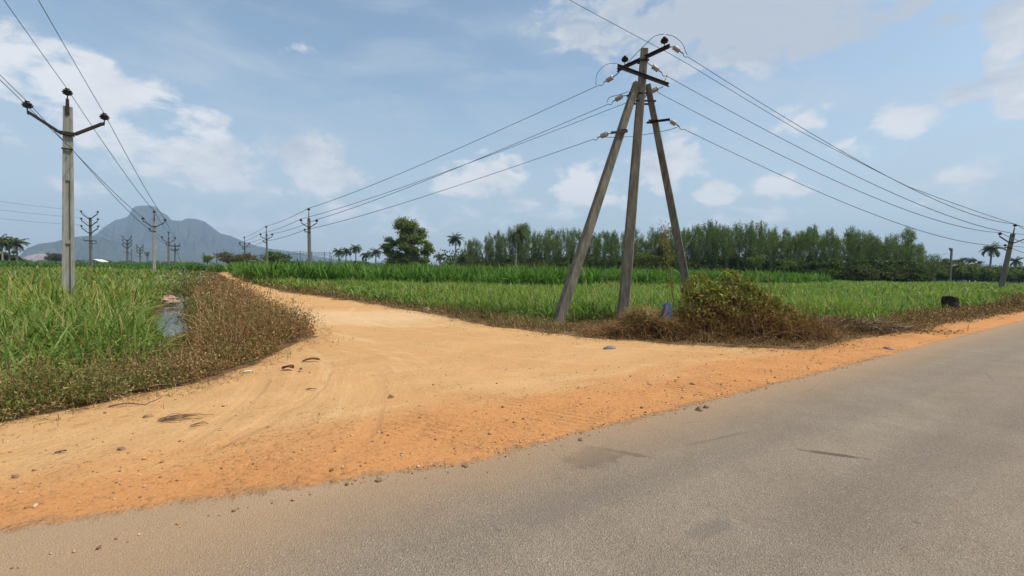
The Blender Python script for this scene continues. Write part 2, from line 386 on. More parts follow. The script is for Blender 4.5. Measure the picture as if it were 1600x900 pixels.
# ------------------------------------------------------------------ ground
def axis(lo, hi, fine, n_):
    k = 4.2; u = np.linspace(-1, 1, n_)
    s_ = np.sinh(k*u)/math.sinh(k)
    return np.where(s_ < 0, -lo*s_*-1, hi*s_)
xs = np.concatenate([-np.geomspace(5900, 32, 60), np.arange(-31.5, 32, .42), np.geomspace(32.5, 5900, 60)])
ys = np.concatenate([-np.geomspace(250, 8, 14), np.arange(-6, 44, .42), np.geomspace(45, 6350, 80)])
X, Y = np.meshgrid(xs, ys); Z = H(X, Y)
nearm = np.hypot(X, Y) < 60
Z = Z+np.where(nearm, .02*np.sin(X*3.1+Y*1.7)*np.sin(Y*2.3-X), 0)*np.where(inside(dirt_poly, X, Y), 0, 1)
V = np.stack([X, Y, Z], -1).reshape(-1, 3); nx = len(xs)
I = np.arange(len(ys)-1)[:,None]*nx+np.arange(nx-1)[None,:]
Q = np.stack([I, I+1, I+nx+1, I+nx], -1).reshape(-1, 4)
soil = np.array((.105,.062,.033)); field_c = np.array((.045,.062,.018)); far_c = np.array((.060,.088,.026)); litter = np.array((.20,.115,.062))
inf = inside(field_left, X, Y) | inside(low_field, X, Y) | inside(tall_field, X, Y)
dd = dist(dirt_poly, X, Y, True)
C = np.where(inf[...,None], field_c, np.where((np.hypot(X, Y) > 110)[...,None], far_c, soil))
w_ = np.clip(1-dd/1.3, 0, 1)[...,None]; C = C*(1-w_)+litter*w_
ground = obj('ground', np_mesh('ground', V, Q, C.reshape(-1, 3), True), 'soil'); tag(ground, 'brown and green farmland ground reaching to the horizon', None, None, 'structure')
# dirt sheet (clipped grid)
def sheet(name, poly, step, zf, mat_, label):
    import bmesh
    bm = bmesh.new(); vs = [bm.verts.new((x, y, 0)) for x, y in poly]; bm.faces.new(vs)
    x0 = min(p[0] for p in poly); x1 = max(p[0] for p in poly); y0 = min(p[1] for p in poly); y1 = max(p[1] for p in poly)
    def cuts(a, b_):
        return sorted([c_ for c_ in list(np.arange(-26, 30, step))+list(np.geomspace(32, 400, 16))+list(-np.geomspace(28, 110, 10)) if a < c_ < b_])
    for c_ in cuts(x0, x1): bmesh.ops.bisect_plane(bm, geom=bm.verts[:]+bm.edges[:]+bm.faces[:], plane_co=(c_,0,0), plane_no=(1,0,0))
    for c_ in cuts(y0, y1): bmesh.ops.bisect_plane(bm, geom=bm.verts[:]+bm.edges[:]+bm.faces[:], plane_co=(0,c_,0), plane_no=(0,1,0))
    for v in bm.verts: v.co.z = zf(v.co.x, v.co.y)
    bmesh.ops.recalc_face_normals(bm, faces=bm.faces[:])
    if sum(f_.normal.z for f_ in bm.faces) < 0: bmesh.ops.reverse_faces(bm, faces=bm.faces[:])
    me = bpy.data.meshes.new(name); bm.to_mesh(me); bm.free()
    me.polygons.foreach_set('use_smooth', np.ones(len(me.polygons), bool))
    o = obj(name, me, mat_); return tag(o, label, None, None, 'structure')
def wig(poly, amp, lo, hi):             # densify + roughen part of an outline
    out = []
    for i, (x, y) in enumerate(poly):
        out.append((x, y))
        if i+1 < len(poly) and math.hypot(x, y) < 70:
            x1, y1 = poly[i+1]; L = math.hypot(x1-x, y1-y); k = int(min(40, L/.35))
            if k < 2 or L > 60: continue
            nxv, nyv = -(y1-y)/L, (x1-x)/L
            for j in range(1, k):
                t = j/k; a_ = amp*(mnoise.noise(Vector((x+(x1-x)*t, y+(y1-y)*t, 3))*1.3)+.5*mnoise.noise(Vector((x+(x1-x)*t, y+(y1-y)*t, 9))*4))
                out.append((x+(x1-x)*t+nxv*a_, y+(y1-y)*t+nyv*a_))
    return out
dpoly = wig(left_edge, .16, 0, 0)+wig(right_edge, .18, 0, 0)+[tuple((EO+ED*s_-EN*.6)[:2]) for s_ in (520, 200, 60, 20, 8, 3, 0, -3, -8, -30, -90)]
def dz(x, y):
    s_, t_ = st(x, y); k = max(0, min(1, (t_-flare(s_)+.02)/.8))
    a_ = mnoise.noise(Vector((x*.5, y*.5, 1)))*.03+mnoise.noise(Vector((s_*.35, t_*1.8, 5)))*.028+mnoise.noise(Vector((x*2.1, y*2.1, 8)))*.007
    return (a_+.006)*k-.006*(1-k)
sheet('dirt_road', dpoly, .30, dz, 'dirt', 'orange dirt track with wheel ruts meeting the paved road')
apoly = [tuple((EO+ED*s_+EN*flare(s_))[:2]) for s_ in (-90,-30,-8,-1.4,-1,-.6,-.2,.2,.6,1.2,8,20,60,200,520)]+[tuple((EO+ED*s_-EN*7.2)[:2]) for s_ in (520,200,60,20,8,0,-8,-30,-90)]
sheet('road', apoly, 1.2, lambda x, y: .014, 'asphalt', 'worn grey brown asphalt road with dusty edge')
# water in the ditch
pm = PM(); L_ = []
for i, (x, y) in enumerate(channel):
    a_ = Vector(channel[max(0, i-1)]); b_ = Vector(channel[min(len(channel)-1, i+1)]); d = (b_-a_).normalized(); nn = Vector((-d.y, d.x)); w = (.95 if i < 4 else .6)
    L_.append(((x-nn.x*w, y-nn.y*w, -.52), (x+nn.x*w, y+nn.y*w, -.52)))
pm.add([p for pr in L_ for p in pr], [[2*i, 2*i+1, 2*i+3, 2*i+2] for i in range(len(L_)-1)])
tag(pm.build('water', 'water', smooth=False), 'still water in the narrow irrigation ditch beside the field', None, None, 'structure')
# ------------------------------------------------------------------ mountains
def hill(name, prof, D, depth, rough, c0, label, patch=None):
    pxs = np.array([p[0] for p in prof]); pys = np.array([p[1] for p in prof])
    px = np.arange(pxs[0], pxs[-1]+.1, 1.5); J = 60; V = []; Cc = []
    for j in range(J+1):
        v = -1+2*j/J
        for k, p_ in enumerate(px):
            top = at(p_, float(np.interp(p_, pxs, pys)), D); hh = max(0, top.z+3)
            y = D+depth*v
            fall = (1-abs(v)**1.25)
            nz = mnoise.fractal(Vector((top.x/420, y/420, D)), 1.0, 2.1, 6)
            gul = abs(mnoise.noise(Vector((top.x/110, y/700, 2.0+D))))+.6*abs(mnoise.noise(Vector((top.x/45, y/300, 5.0+D))))
            k2 = min(1, abs(v)*5)
            hh2 = hh*y/D if y > D else hh
            z = min(hh*(fall*(1+rough*nz*k2)-gul*.5*k2*fall), hh*(1-.35*min(1, abs(v)*2.5)) if v else hh)
            V.append((top.x*y/D, y, z-3)); a_ = np.array(c0)*(1+.4*nz)
            if patch and patch[0] < p_ < patch[1] and v < 0 and patch[2] < z/max(hh, 1)+.08*nz < patch[3]: a_ = np.array((.34,.24,.19))
            Cc.append(a_)
    nx_ = len(px); I = np.arange(J)[:,None]*nx_+np.arange(nx_-1)[None,:]
    Q = np.stack([I, I+1, I+nx_+1, I+nx_], -1).reshape(-1, 4)
    o = obj(name, np_mesh(name, V, Q, np.array(Cc), True), 'mountain'); return tag(o, label, None, None, 'structure')
hill('mountain', [(60,409),(85,396),(110,384),(135,372),(150,366),(165,353),(180,344),(196,340),(202,336),(206,327),(211,322.5),(218,321.5),(232,321),(243,323),(250,330),(262,337),(268,344),(283,345),(292,341),(306,342),(320,346),(330,354),(345,365),(362,369),(380,377),(400,384),(425,389),(450,392),(480,398),(520,404),(570,409),(620,414)],
     4300, 800, .35, (.036,.046,.032), 'blue hazy mountain with a blunt rocky summit')
hill('hills', [(-120,402),(-60,396),(0,398),(30,400),(42,388),(60,381),(85,378),(110,371),(140,368),(165,373),(190,380),(230,388),(270,396),(320,402),(370,410)],
     3100, 500, .3, (.052,.068,.036), 'lower wooded foothill in front of the mountain', (30,112,.10,.42))
hill('far_hills', [(1380,436),(1430,424),(1470,419),(1510,413),(1540,412),(1580,418),(1640,422),(1700,436)], 4500, 600, .3, (.05,.06,.05), 'faint low ridge far away beyond the palms')
# ------------------------------------------------------------------ crops
def sample_poly(poly, n_try, lo, hi, dens_pow, pxr=(-260, 1860)):
    """points spread over the field with density falling with distance"""
    u = rng.uniform(0, 1, n_try); p = 2-dens_pow
    D = (lo**p+u*(hi**p-lo**p))**(1/p)
    a_ = (rng.uniform(pxr[0], pxr[1], n_try)-800)/F
    X = a_*D; k = inside(poly, X, D); return X[k], D[k]
CANE = [(.145,.225,.048),(.105,.180,.034),(.175,.250,.062),(.235,.275,.105),(.075,.135,.028),(.29,.24,.10),(.17,.235,.055)]
def crop(name, poly, n_plants, lo, hi, h, nb, label, pxr, edge=None, colors=CANE, w0=.036, upright=0., straight=.0, wts=None, wgrow=11., tint=None, name_skip=None):
    X, Y = sample_poly(poly, n_plants, lo, hi, 1.25, pxr)
    N = len(X); Zg = H(X, Y)
    if name_skip is not None: kk = np.hypot(X-name_skip[0], Y-name_skip[1]) > name_skip[2]; X, Y, Zg = X[kk], Y[kk], Zg[kk]; N = len(X)
    hv = h*(1+.16*np.sin(X*.9+1)*np.sin(Y*.7)+.13*np.sin(X*.23+Y*.31)+rng.uniform(-.13,.13,N))
    if edge is not None: hv *= np.clip(.6+dist(edge, X, Y)/1.2, .6, 1)
    D = np.hypot(X, Y); parts = []
    near = D < 26
    for mask, segs, k in ((near, 5, nb), (~near, 3, nb)):
        if not mask.any(): continue
        P = np.repeat(np.c_[X, Y, Zg][mask], k, 0); hh = np.repeat(hv[mask], k); Dd = np.repeat(D[mask], k); n_ = len(P)
        st_ = rng.uniform(0, .45, n_)*hh                 # leaf leaves the stalk at this height
        P = P+np.c_[rng.normal(0,.10,n_)*np.clip(Dd/14,1,4), rng.normal(0,.10,n_)*np.clip(Dd/14,1,4), st_]
        az = rng.uniform(0, 2*np.pi, n_); L = (hh-st_)*rng.uniform(.75,1.35,n_)
        th0 = rng.uniform(1.05,1.52,n_)+upright; bend = rng.uniform(.3,2.3,n_)*(1-straight)
        W = w0*rng.uniform(.7,1.3,n_)*np.clip(Dd/wgrow, 1, 7)
        c = pal(colors, n_, .22, wts)
        if tint is not None:
            f_ = (.5+.5*np.sin(P[:,0]*.33+P[:,1]*.21)*np.sin(P[:,1]*.17-P[:,0]*.11))[:,None]; c = c*(1-f_*tint)+c*np.array((1.25,1.05,.8))*f_*tint
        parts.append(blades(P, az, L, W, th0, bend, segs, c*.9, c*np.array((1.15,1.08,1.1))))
    o = obj(name, np_mesh(name, *merge(parts)), 'leaf')
    return tag(o, label, 'crop', None, 'stuff')
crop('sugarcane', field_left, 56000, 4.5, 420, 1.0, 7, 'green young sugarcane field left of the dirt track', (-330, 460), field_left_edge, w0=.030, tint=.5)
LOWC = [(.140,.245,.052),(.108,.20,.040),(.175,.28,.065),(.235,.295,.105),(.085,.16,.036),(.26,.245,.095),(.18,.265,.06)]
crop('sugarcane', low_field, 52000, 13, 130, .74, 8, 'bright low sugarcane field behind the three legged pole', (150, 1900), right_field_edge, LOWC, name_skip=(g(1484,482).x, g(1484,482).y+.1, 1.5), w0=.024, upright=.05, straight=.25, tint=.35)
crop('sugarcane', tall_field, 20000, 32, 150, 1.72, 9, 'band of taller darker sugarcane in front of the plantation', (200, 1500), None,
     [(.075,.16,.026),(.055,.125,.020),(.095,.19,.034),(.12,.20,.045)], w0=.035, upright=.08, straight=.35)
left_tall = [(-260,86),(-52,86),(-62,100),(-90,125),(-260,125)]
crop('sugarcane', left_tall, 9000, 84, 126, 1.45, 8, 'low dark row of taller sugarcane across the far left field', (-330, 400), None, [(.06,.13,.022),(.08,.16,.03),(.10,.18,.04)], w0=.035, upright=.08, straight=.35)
# big leaved cane right at the near left edge of the field and beside the ditch
parts = []
for (x, y, k, h) in [(-6.6,6.2,16,1.1),(-6.9,6.6,14,1.0),(-8.0,9.6,22,1.15),(-8.7,10.8,20,1.1),(-9.6,11.9,20,1.05),(-7.5,8.9,14,.9),(-10.4,12.6,18,1.05),(-8.9,9.8,20,1.1),(-10.3,11.6,20,1.2),(-7.3,7.9,14,1.0),(-5.95,5.55,9,.95)]:
    P = np.array([(x, y, Hs(x, y))]*k)+rng.normal(0,.16,(k,3))*np.array((1,1,0)); c = pal(CANE[:4], k, .15)
    parts.append(blades(P, rng.uniform(0,6.28,k), h*rng.uniform(.9,1.4,k), .05*rng.uniform(.7,1.1,k), rng.uniform(1.05,1.5,k), rng.uniform(.4,2.1,k), 8, c, c*1.2))
tag(obj('sugarcane', np_mesh('sugarcane', *merge(parts)), 'leaf'), 'broad leaved sugarcane clumps along the ditch at the near field edge', 'crop', None, 'stuff')
# ------------------------------------------------------------------ weeds
BROWN = [(.22,.122,.052),(.28,.165,.075),(.15,.080,.036),(.37,.25,.125),(.18,.105,.044)]
OLIVE = [(.155,.16,.045),(.12,.145,.036),(.20,.18,.058),(.24,.20,.075),(.09,.125,.030)]
def weeds(name, X, Y, h, brownness, label, nst=4, nlf=12, lf=.0165, material='straw', stw=.0065):
    """upright twiggy weeds: stems plus small leaves along them"""
    N = len(X); Z = H(X, Y); D = np.hypot(X, Y); parts = []
    P = np.repeat(np.c_[X, Y, Z], nst, 0); hh = np.repeat(h, nst); Dd = np.repeat(D, nst); br = np.repeat(brownness, nst); n_ = len(P)
    P = P+np.c_[rng.normal(0,.05,(n_,2)), np.zeros(n_)]
    az = rng.uniform(0, 6.28, n_); L = hh*rng.uniform(.7,1.25,n_); th0 = rng.uniform(.7,1.5,n_); bend = rng.uniform(-.4,1.3,n_)
    gs = np.clip(Dd/9, 1, 6)
    cb = pal(BROWN, n_, .2); co_ = pal(OLIVE, n_, .2); pick = rng.uniform(0,1,n_) < br; c = np.where(pick[:,None], cb, co_)
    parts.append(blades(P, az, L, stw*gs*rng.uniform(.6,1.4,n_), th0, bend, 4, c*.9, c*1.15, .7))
    # leaves
    t = rng.uniform(.15, 1.02, (n_, nlf)); th = th0[:,None]-bend[:,None]*t*.5
    LP = np.stack([P[:,0:1]+np.cos(th)*t*L[:,None]*np.cos(az)[:,None], P[:,1:2]+np.cos(th)*t*L[:,None]*np.sin(az)[:,None], P[:,2:3]+np.sin(th)*t*L[:,None]], -1).reshape(-1, 3)
    m_ = len(LP); LP = LP+rng.normal(0,.035,(m_,3))*np.repeat(gs, nlf)[:,None]**.5
    b2 = np.repeat(br, nlf); pk = rng.uniform(0,1,m_) < b2
    c = np.where(pk[:,None], pal(BROWN, m_, .3), pal(OLIVE, m_, .3))
    parts.append(cards(LP, lf*rng.uniform(.6,1.3,m_)*np.repeat(gs, nlf), .42, c))
    return tag(obj(name, np_mesh(name, *merge(parts)), material), label, 'weeds', None, 'stuff')
# left bank: between the dirt edge and the cane
def scatter(test, n_, lo, hi, pw, pxr):
    X, Y = sample_poly([(-900,-50),(900,-50),(900,900),(-900,900)], n_, lo, hi, pw, pxr); k = test(X, Y); return X[k], Y[k]
def bank(X, Y):
    dl = dist(left_edge, X, Y); s_, t_ = st(X, Y)
    k = ~inside(dirt_poly, X, Y) & ~inside(field_left, X, Y) & (dist(channel, X, Y) > np.where(Y < 34, .85, .6)) & (t_ > 0) & (dl < dist(right_edge, X, Y))
    edge_noise = .18*np.sin(X*5.1+Y*3.3)+.14*np.sin(X*11-Y*7)
    return k & (dl > .05+edge_noise*.5)
X, Y = scatter(bank, 62000, 3.6, 130, 1.35, (-260, 560))
dl = dist(left_edge, X, Y); D = np.hypot(X, Y)
h = .42+.34*np.clip((Y-6.8)/3, 0, 1)+.10*np.sin(X*1.7+Y)*np.sin(Y*1.3)+rng.uniform(-.1,.15,len(X))
h *= np.clip(.30+dl/.7, .3, 1)
corr = ((X/Y > -.84) & (X/Y < -.64) & (Y > 7.2) & (Y < 15) & (dist(field_left_edge, X, Y) < 3.2)) | ((X/Y > -.77) & (X/Y < -.67) & (Y < 31) & (Y > 7))
h *= 1+.30*np.sin(X*3.3+Y*1.1)*np.sin(Y*2.9-X); h = np.where(corr, np.minimum(h, .16), h); h *= np.clip(1.25-np.maximum(Y-15, 0)/22, .34, 1)*1.0
br = np.clip(.56+.5*np.clip(1.25-dl/2.0, 0, 1)*(Y > 6.3)+.25*np.sin(X*.8+Y*.5), .15, .95); br = np.where(dl > 2.2, br*.6, br)
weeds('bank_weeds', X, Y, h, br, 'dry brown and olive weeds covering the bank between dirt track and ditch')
# leafy creeper close to the camera, and bare dry stalks in the brown mass
k_ = (Y < 12) & (rng.uniform(0,1,len(X)) < .22) & (h > .2)
weeds('creeper', X[k_], Y[k_], h[k_]*.95, br[k_]*.45, 'small leaved olive green creeper spreading through the near bank weeds', 3, 9, .030, 'leaf', .006)
k_ = (Y > 6.5) & (Y < 40) & (dl < 3.6) & (np.sin(X*2.3+Y)*np.sin(Y*1.9) > -.3) & (rng.uniform(0,1,len(X)) < .20) & ~corr
weeds('dry_stalks', X[k_], Y[k_], h[k_]*1.35, np.full(k_.sum(), .97), 'thin bare straw coloured stalks standing above the bank weeds', 5, 2, .018, 'straw', .008)
# right verge strip
def rverge(X, Y):
    s_, t_ = st(X, Y); dr = dist(right_edge, X, Y); dl = dist(left_edge, X, Y)
    k = ~inside(dirt_poly, X, Y) & (t_ > 0) & (dr < dl) & (dr < 4.8) & (dr > .03+.18*np.sin(X*4+Y*2.7)) & ~(inside(low_field, X, Y) & (dist(right_field_edge, X, Y) > .7)) & ~(inside(tall_field, X, Y) & (dist(tall_front, X, Y) > 1.5))
    return k
X, Y = scatter(rverge, 60000, 9, 120, 1.4, (230, 1850))
dr = dist(right_edge, X, Y); D = np.hypot(X, Y)
lft = X < 1.5
h = np.where(lft, .26+.12*np.sin(X*1.9+Y), .24+.10*np.sin(X*.9-Y*.7))+rng.uniform(-.08,.10,len(X))
h *= np.clip(.18+dr/1.0, .18, 1)
h = np.where(Y > 26, h*1.9, h)
br = np.where(lft, np.clip(.95-dr*.35, .3, .95), np.clip(1.02-dr*.10, .55, .97)); br = np.where(Y > 30, .45, br)
weeds('verge_weeds', X, Y, np.maximum(h, .05), br, 'low dry brown weeds along the field edge right of the dirt track', 5, 6, .013, 'straw', .008)
def along(n_, sg, pw=1.0):
    P0, P1, W_ = [], [], []
    for E_ in (left_edge, right_edge):
        for a_, b_ in zip(E_[:-1], E_[1:]):
            k = max(1, int(math.hypot(b_[0]-a_[0], b_[1]-a_[1])/.8)) if math.hypot(*a_) < 80 else 1
            for i in range(k):
                p = [a_[j]+(b_[j]-a_[j])*i/k for j in (0, 1)]; q = [a_[j]+(b_[j]-a_[j])*(i+1)/k for j in (0, 1)]
                D_ = math.hypot(*p)
                if p[1] < 2.5 or D_ > 70: continue
                P0.append(p); P1.append(q); W_.append(math.hypot(p[0]-q[0], p[1]-q[1])/max(4, D_)**pw)
    P0, P1, W_ = np.array(P0), np.array(P1), np.array(W_); i = rng.choice(len(P0), n_, p=W_/W_.sum()); t = rng.uniform(0,1,(n_,1))
    P = P0[i]*(1-t)+P1[i]*t+rng.normal(0,1,(n_,2))*(sg*rng.uniform(0,1,(n_,1))**.8)
    return P[:,0], P[:,1]
# sparse little tufts standing out on the dirt beyond the weed edge
def tuftm(X, Y):
    dd_ = np.minimum(dist(left_edge, X, Y), dist(right_edge, X, Y)); s_, t_ = st(X, Y)
    return inside(dirt_poly, X, Y) & (dd_ < .08+rng.exponential(.22, len(X))) & (t_ > .8) & (np.sin(X*2.7+Y*1.3)*np.sin(Y*3.1-X*.7) > -.1)
X, Y = along(2600, .55); k_ = inside(dirt_poly, X, Y) & (st(X, Y)[1] > .9) & (np.sin(X*2.7+Y*1.3)*np.sin(Y*3.1-X*.7) > -.05); X, Y = X[k_], Y[k_]
weeds('sparse_tufts', X, Y, rng.uniform(.05,.19,len(X)), np.full(len(X), .72), 'small sparse tufts of weed growing on the dirt margins', 4, 5, .013, 'straw', .006)
# trampled litter: flat straw on the dirt rim
def litterm(X, Y):
    dd_ = np.minimum(dist(left_edge, X, Y), dist(right_edge, X, Y)); s_, t_ = st(X, Y)
    return (dd_ < rng.uniform(0,1,len(X))**2*.75) & (t_ > .5)
X, Y = along(15000, .42); k_ = st(X, Y)[1] > .5; X, Y = X[k_], Y[k_]; n_ = len(X)
P = np.c_[X, Y, np.where(inside(dirt_poly, X, Y), np.array([dz(a_, b_) for a_, b_ in zip(X, Y)])+.012, H(X, Y)+.05)]
gs = np.clip(np.hypot(X, Y)/10, 1, 4)
tag(obj('straw_litter', np_mesh('straw_litter', *blades(P, rng.uniform(0,6.28,n_), rng.uniform(.06,.28,n_), .006*gs*rng.uniform(.6,1.5,n_), rng.uniform(-.05,.3,n_), rng.uniform(0,.5,n_), 3, pal(BROWN+[(.42,.30,.17),(.10,.06,.03)], n_, .2))), 'straw'),
    'thin straw and dead twigs scattered on the dirt margin', 'litter', None, 'stuff')
# ------------------------------------------------------------------ near bush, straw mound, sapling
def bush_pts(n_, c, r, power=.45):
    d = rng.normal(size=(n_,3)); d /= np.linalg.norm(d, axis=1)[:,None]; d[:,2] = np.abs(d[:,2])
    q = rng.uniform(0,1,n_)**power
    return np.array(c)+d*np.array(r)*q[:,None]
def big_bush():
    bc = col(1152, g(1128, 536).y+1.15, 0)
    root = empty('shrub', bc, 'large tangled shrub, green on top and dead brown below, beside the three legged pole', 'shrub'); root.scale = (1.08, 1, 1.04)
    lob = [((-.62,.1,0),(.85,.8,1.30),8000),((.15,.2,0),(.95,.9,1.30),8000),((.85,.1,0),(.9,.8,.90),6000),((-1.0,-.2,0),(.42,.5,.85),2600),((-.85,.3,.75),(.42,.4,.80),1500),((-.1,.3,.80),(.5,.4,.85),1700),((.45,.2,.65),(.4,.4,.75),1200),((1.45,.15,0),(.75,.6,.48),2800)]
    L, C = [], []
    for c, r, k in lob:
        P = bush_pts(k, c, r, .38); L.append(P)
        zt = np.clip(P[:,2]/1.15+rng.normal(0,.16,k)-.06*P[:,0], 0, 1)
        green = pal([(.19,.21,.048),(.145,.17,.038),(.25,.24,.06),(.10,.13,.03),(.30,.24,.07)], k, .25)
        brown = pal([(.21,.11,.048),(.28,.16,.07),(.15,.078,.036),(.18,.14,.05)], k, .25)
        C.append(np.where((rng.uniform(0,1,k) < np.clip((zt-.44)*1.9, .08, .88))[:,None], green, brown))
    P = np.concatenate(L); C = np.concatenate(C); k = len(P)
    # clump: drop leaves where a low frequency field is low
    f_ = np.sin(P[:,0]*6.1+P[:,2]*3)*np.sin(P[:,2]*7.3+P[:,1]*3+P[:,0]*1.5)+rng.normal(0,.32,k); kp = f_ > -.30
    n_ = 2600
    Pb = np.c_[rng.uniform(-1.75,2.2,n_), rng.uniform(-.75,.75,n_), rng.uniform(0,.25,n_)]
    L_ = rng.uniform(.3,1.0,n_)*(1.25-.25*np.abs(Pb[:,0])); L_ = np.maximum(L_, .2)
    t1 = blades(Pb, rng.uniform(0,6.28,n_), L_, .010*rng.uniform(.6,1.5,n_), rng.uniform(.2,1.5,n_), rng.uniform(-.5,1.5,n_), 6, pal([(.20,.11,.05),(.28,.17,.085),(.14,.075,.04),(.22,.12,.05)], n_, .25))
    n2 = 300
    Pt = np.c_[rng.uniform(-1.3,1.1,n2), rng.uniform(-.4,.5,n2), rng.uniform(.5,1.2,n2)]
    t2 = blades(Pt, rng.uniform(0,6.28,n2), rng.uniform(.3,.65,n2), .009*np.ones(n2), rng.uniform(.8,1.5,n2), rng.uniform(-.2,.9,n2), 5, pal([(.14,.12,.05),(.2,.14,.06)], n2, .2))
    obj('twigs', np_mesh('twigs', *merge([t1, t2])), 'straw', root)
    # shoots with leaves poking out of the top
    S, SC = [], []
    for _ in range(46):
        x = random.uniform(-1.35, 1.2); z0 = 1.0-.25*abs(x+.3); hh = random.uniform(.2,.62)*(1-.25*abs(x+.2)); lx = random.uniform(-.3,.3)
        for j in range(14):
            q = j/13; S.append((x+lx*hh*q+random.gauss(0,.03), random.uniform(-.1,.2), z0+hh*q+random.gauss(0,.02)))
    S = np.array(S); sh = cards(S, .05*rng.uniform(.6,1.3,len(S)), .5, pal([(.23,.24,.05),(.29,.25,.07),(.17,.21,.045)], len(S), .2))
    obj('foliage', np_mesh('foliage', *merge([cards(P[kp], (.030+.014*np.clip(P[kp][:,2], 0, 1.2))*rng.uniform(.55,1.4,kp.sum()), .55, C[kp]), sh])), 'leaf', root)
big_bush()
def mound():
    c = col(996, g(985, 531).y+.75, 0)
    root = empty('dry_grass_mound', (c.x-.25, c.y, 0), 'rounded mound of dead brown creeper and straw at the foot of the pole', 'dry grass')
    n_ = 9000; u = rng.normal(0,1,n_)
    P = np.c_[np.clip(rng.normal(.35,.62,n_), -1.0, 1.6), rng.uniform(-.6,.6,n_), np.zeros(n_)]
    env = (.66+.12*np.sin(P[:,0]*9+P[:,1]*4))*np.exp(-((P[:,0]-.45)/.75)**2)*np.sqrt(np.clip(1-(P[:,1]/.75)**2, 0, 1))
    P[:,2] = env*rng.uniform(0,1,n_)**.5
    az = rng.normal(0,.9,n_)+np.where(rng.uniform(0,1,n_) < .5, 0, math.pi)
    zt = np.clip(P[:,2]*2.0+rng.normal(0,.22,n_), 0, 1)
    c = np.where((rng.uniform(0,1,n_) < zt*.55)[:,None], pal([(.26,.21,.075),(.20,.19,.06),(.33,.25,.11)], n_, .2), pal([(.24,.115,.05),(.32,.175,.08),(.16,.075,.035),(.20,.10,.045)], n_, .22))
    V, Q, C = blades(P, az, rng.uniform(.15,.5,n_), .009*rng.uniform(.6,1.5,n_), rng.uniform(-.1,1.0,n_), rng.uniform(.2,1.8,n_), 5, c)
    V[:,2] = np.maximum(V[:,2], .0)
    obj('straw', np_mesh('straw', V, Q, C), 'straw', root)
    n_ = 2500; P = np.c_[np.clip(rng.normal(.35,.6,n_), -1, 1.5), rng.uniform(-.6,.5,n_), np.zeros(n_)]; P[:,2] = .66*np.exp(-((P[:,0]-.45)/.75)**2)*np.sqrt(np.clip(1-(P[:,1]/.75)**2, 0, 1))*rng.uniform(.1,1,n_)
    obj('dead_leaves', np_mesh('dead_leaves', *cards(P, .030*rng.uniform(.6,1.3,n_), .45, pal([(.20,.10,.045),(.16,.12,.045),(.27,.17,.07)], n_, .25))), 'straw', root)
mound()
def sapling():
    D = 13.4; b0 = at(1047, 505, D); b0.z = 0; root = empty('sapling', b0, 'thin sapling with sparse yellowing leaves in front of the leaning right leg', 'young tree')
    pts = [at(1053, 500, D), at(1052, 470, D), at(1048, 430, D), at(1044, 400, D), at(1040, 372, D-.1), at(1034, 356, D-.1)]
    pts[0].z = 0
    pm = PM(); pm.tube([p-b0 for p in pts], .016, 6, .004)
    L, tw = [], PM()
    for i in range(26):
        q = random.uniform(.22, 1); k = min(4, int(q*5)); p = pts[k].lerp(pts[k+1], q*5-k)-b0
        e = p+Vector((random.uniform(-.34,.30)*(1.15-q*.6), random.uniform(-.2,.2), random.uniform(.05,.34)))
        pm.tube([p, p.lerp(e, .5)+Vector((0,0,-.02)), e], .006, 4, .002)
        for j in range(15 if q < .8 else 6): L.append(p.lerp(e, random.uniform(.25,1.1))+Vector((random.gauss(0,.045), random.gauss(0,.04), random.gauss(0,.045))))
    pm.build('stem', 'dead_stick', root)
    L = np.array([tuple(v) for v in L]); obj('foliage', np_mesh('foliage', *cards(L, .034*rng.uniform(.6,1.3,len(L)), .5, pal([(.22,.20,.06),(.18,.17,.05),(.26,.19,.07),(.14,.16,.045),(.20,.13,.05)], len(L), .2), (0,0,-1), .8)), 'leaf', root)
sapling()
# brush pile on the right verge
def brush_pile():
    c = col(1325, g(1318, 520).y+.7, 0); root = empty('brush_pile', (c.x, c.y, 0), 'heap of cut dry branches on the roadside right of the large shrub', 'brush pile')
    n_ = 2600; P = np.c_[rng.normal(0,1.1,n_), rng.normal(0,.45,n_), rng.uniform(0,.32,n_)]; P[:,2] *= np.exp(-(P[:,0]/1.5)**2)
    az = rng.normal(.4,.6,n_)+np.where(rng.uniform(0,1,n_) < .5, 0, math.pi)
    obj('branches', np_mesh('branches', *blades(P, az, rng.uniform(.2,.8,n_), .012*rng.uniform(.5,1.6,n_), rng.uniform(-.1,.5,n_), rng.uniform(-.2,.8,n_), 5, pal([(.10,.055,.032),(.17,.10,.055),(.07,.04,.025),(.30,.22,.14)], n_, .25))), 'straw', root)
    n_ = 3200; P = np.c_[rng.normal(0,1.2,n_), rng.normal(.2,.45,n_), rng.uniform(0,.34,n_)]; P[:,2] *= np.exp(-(P[:,0]/1.6)**2)
    obj('dead_leaves', np_mesh('dead_leaves', *cards(P, .035*rng.uniform(.6,1.3,n_), .45, pal([(.15,.085,.04),(.11,.085,.035),(.20,.13,.06)], n_, .25))), 'straw', root)
brush_pile()
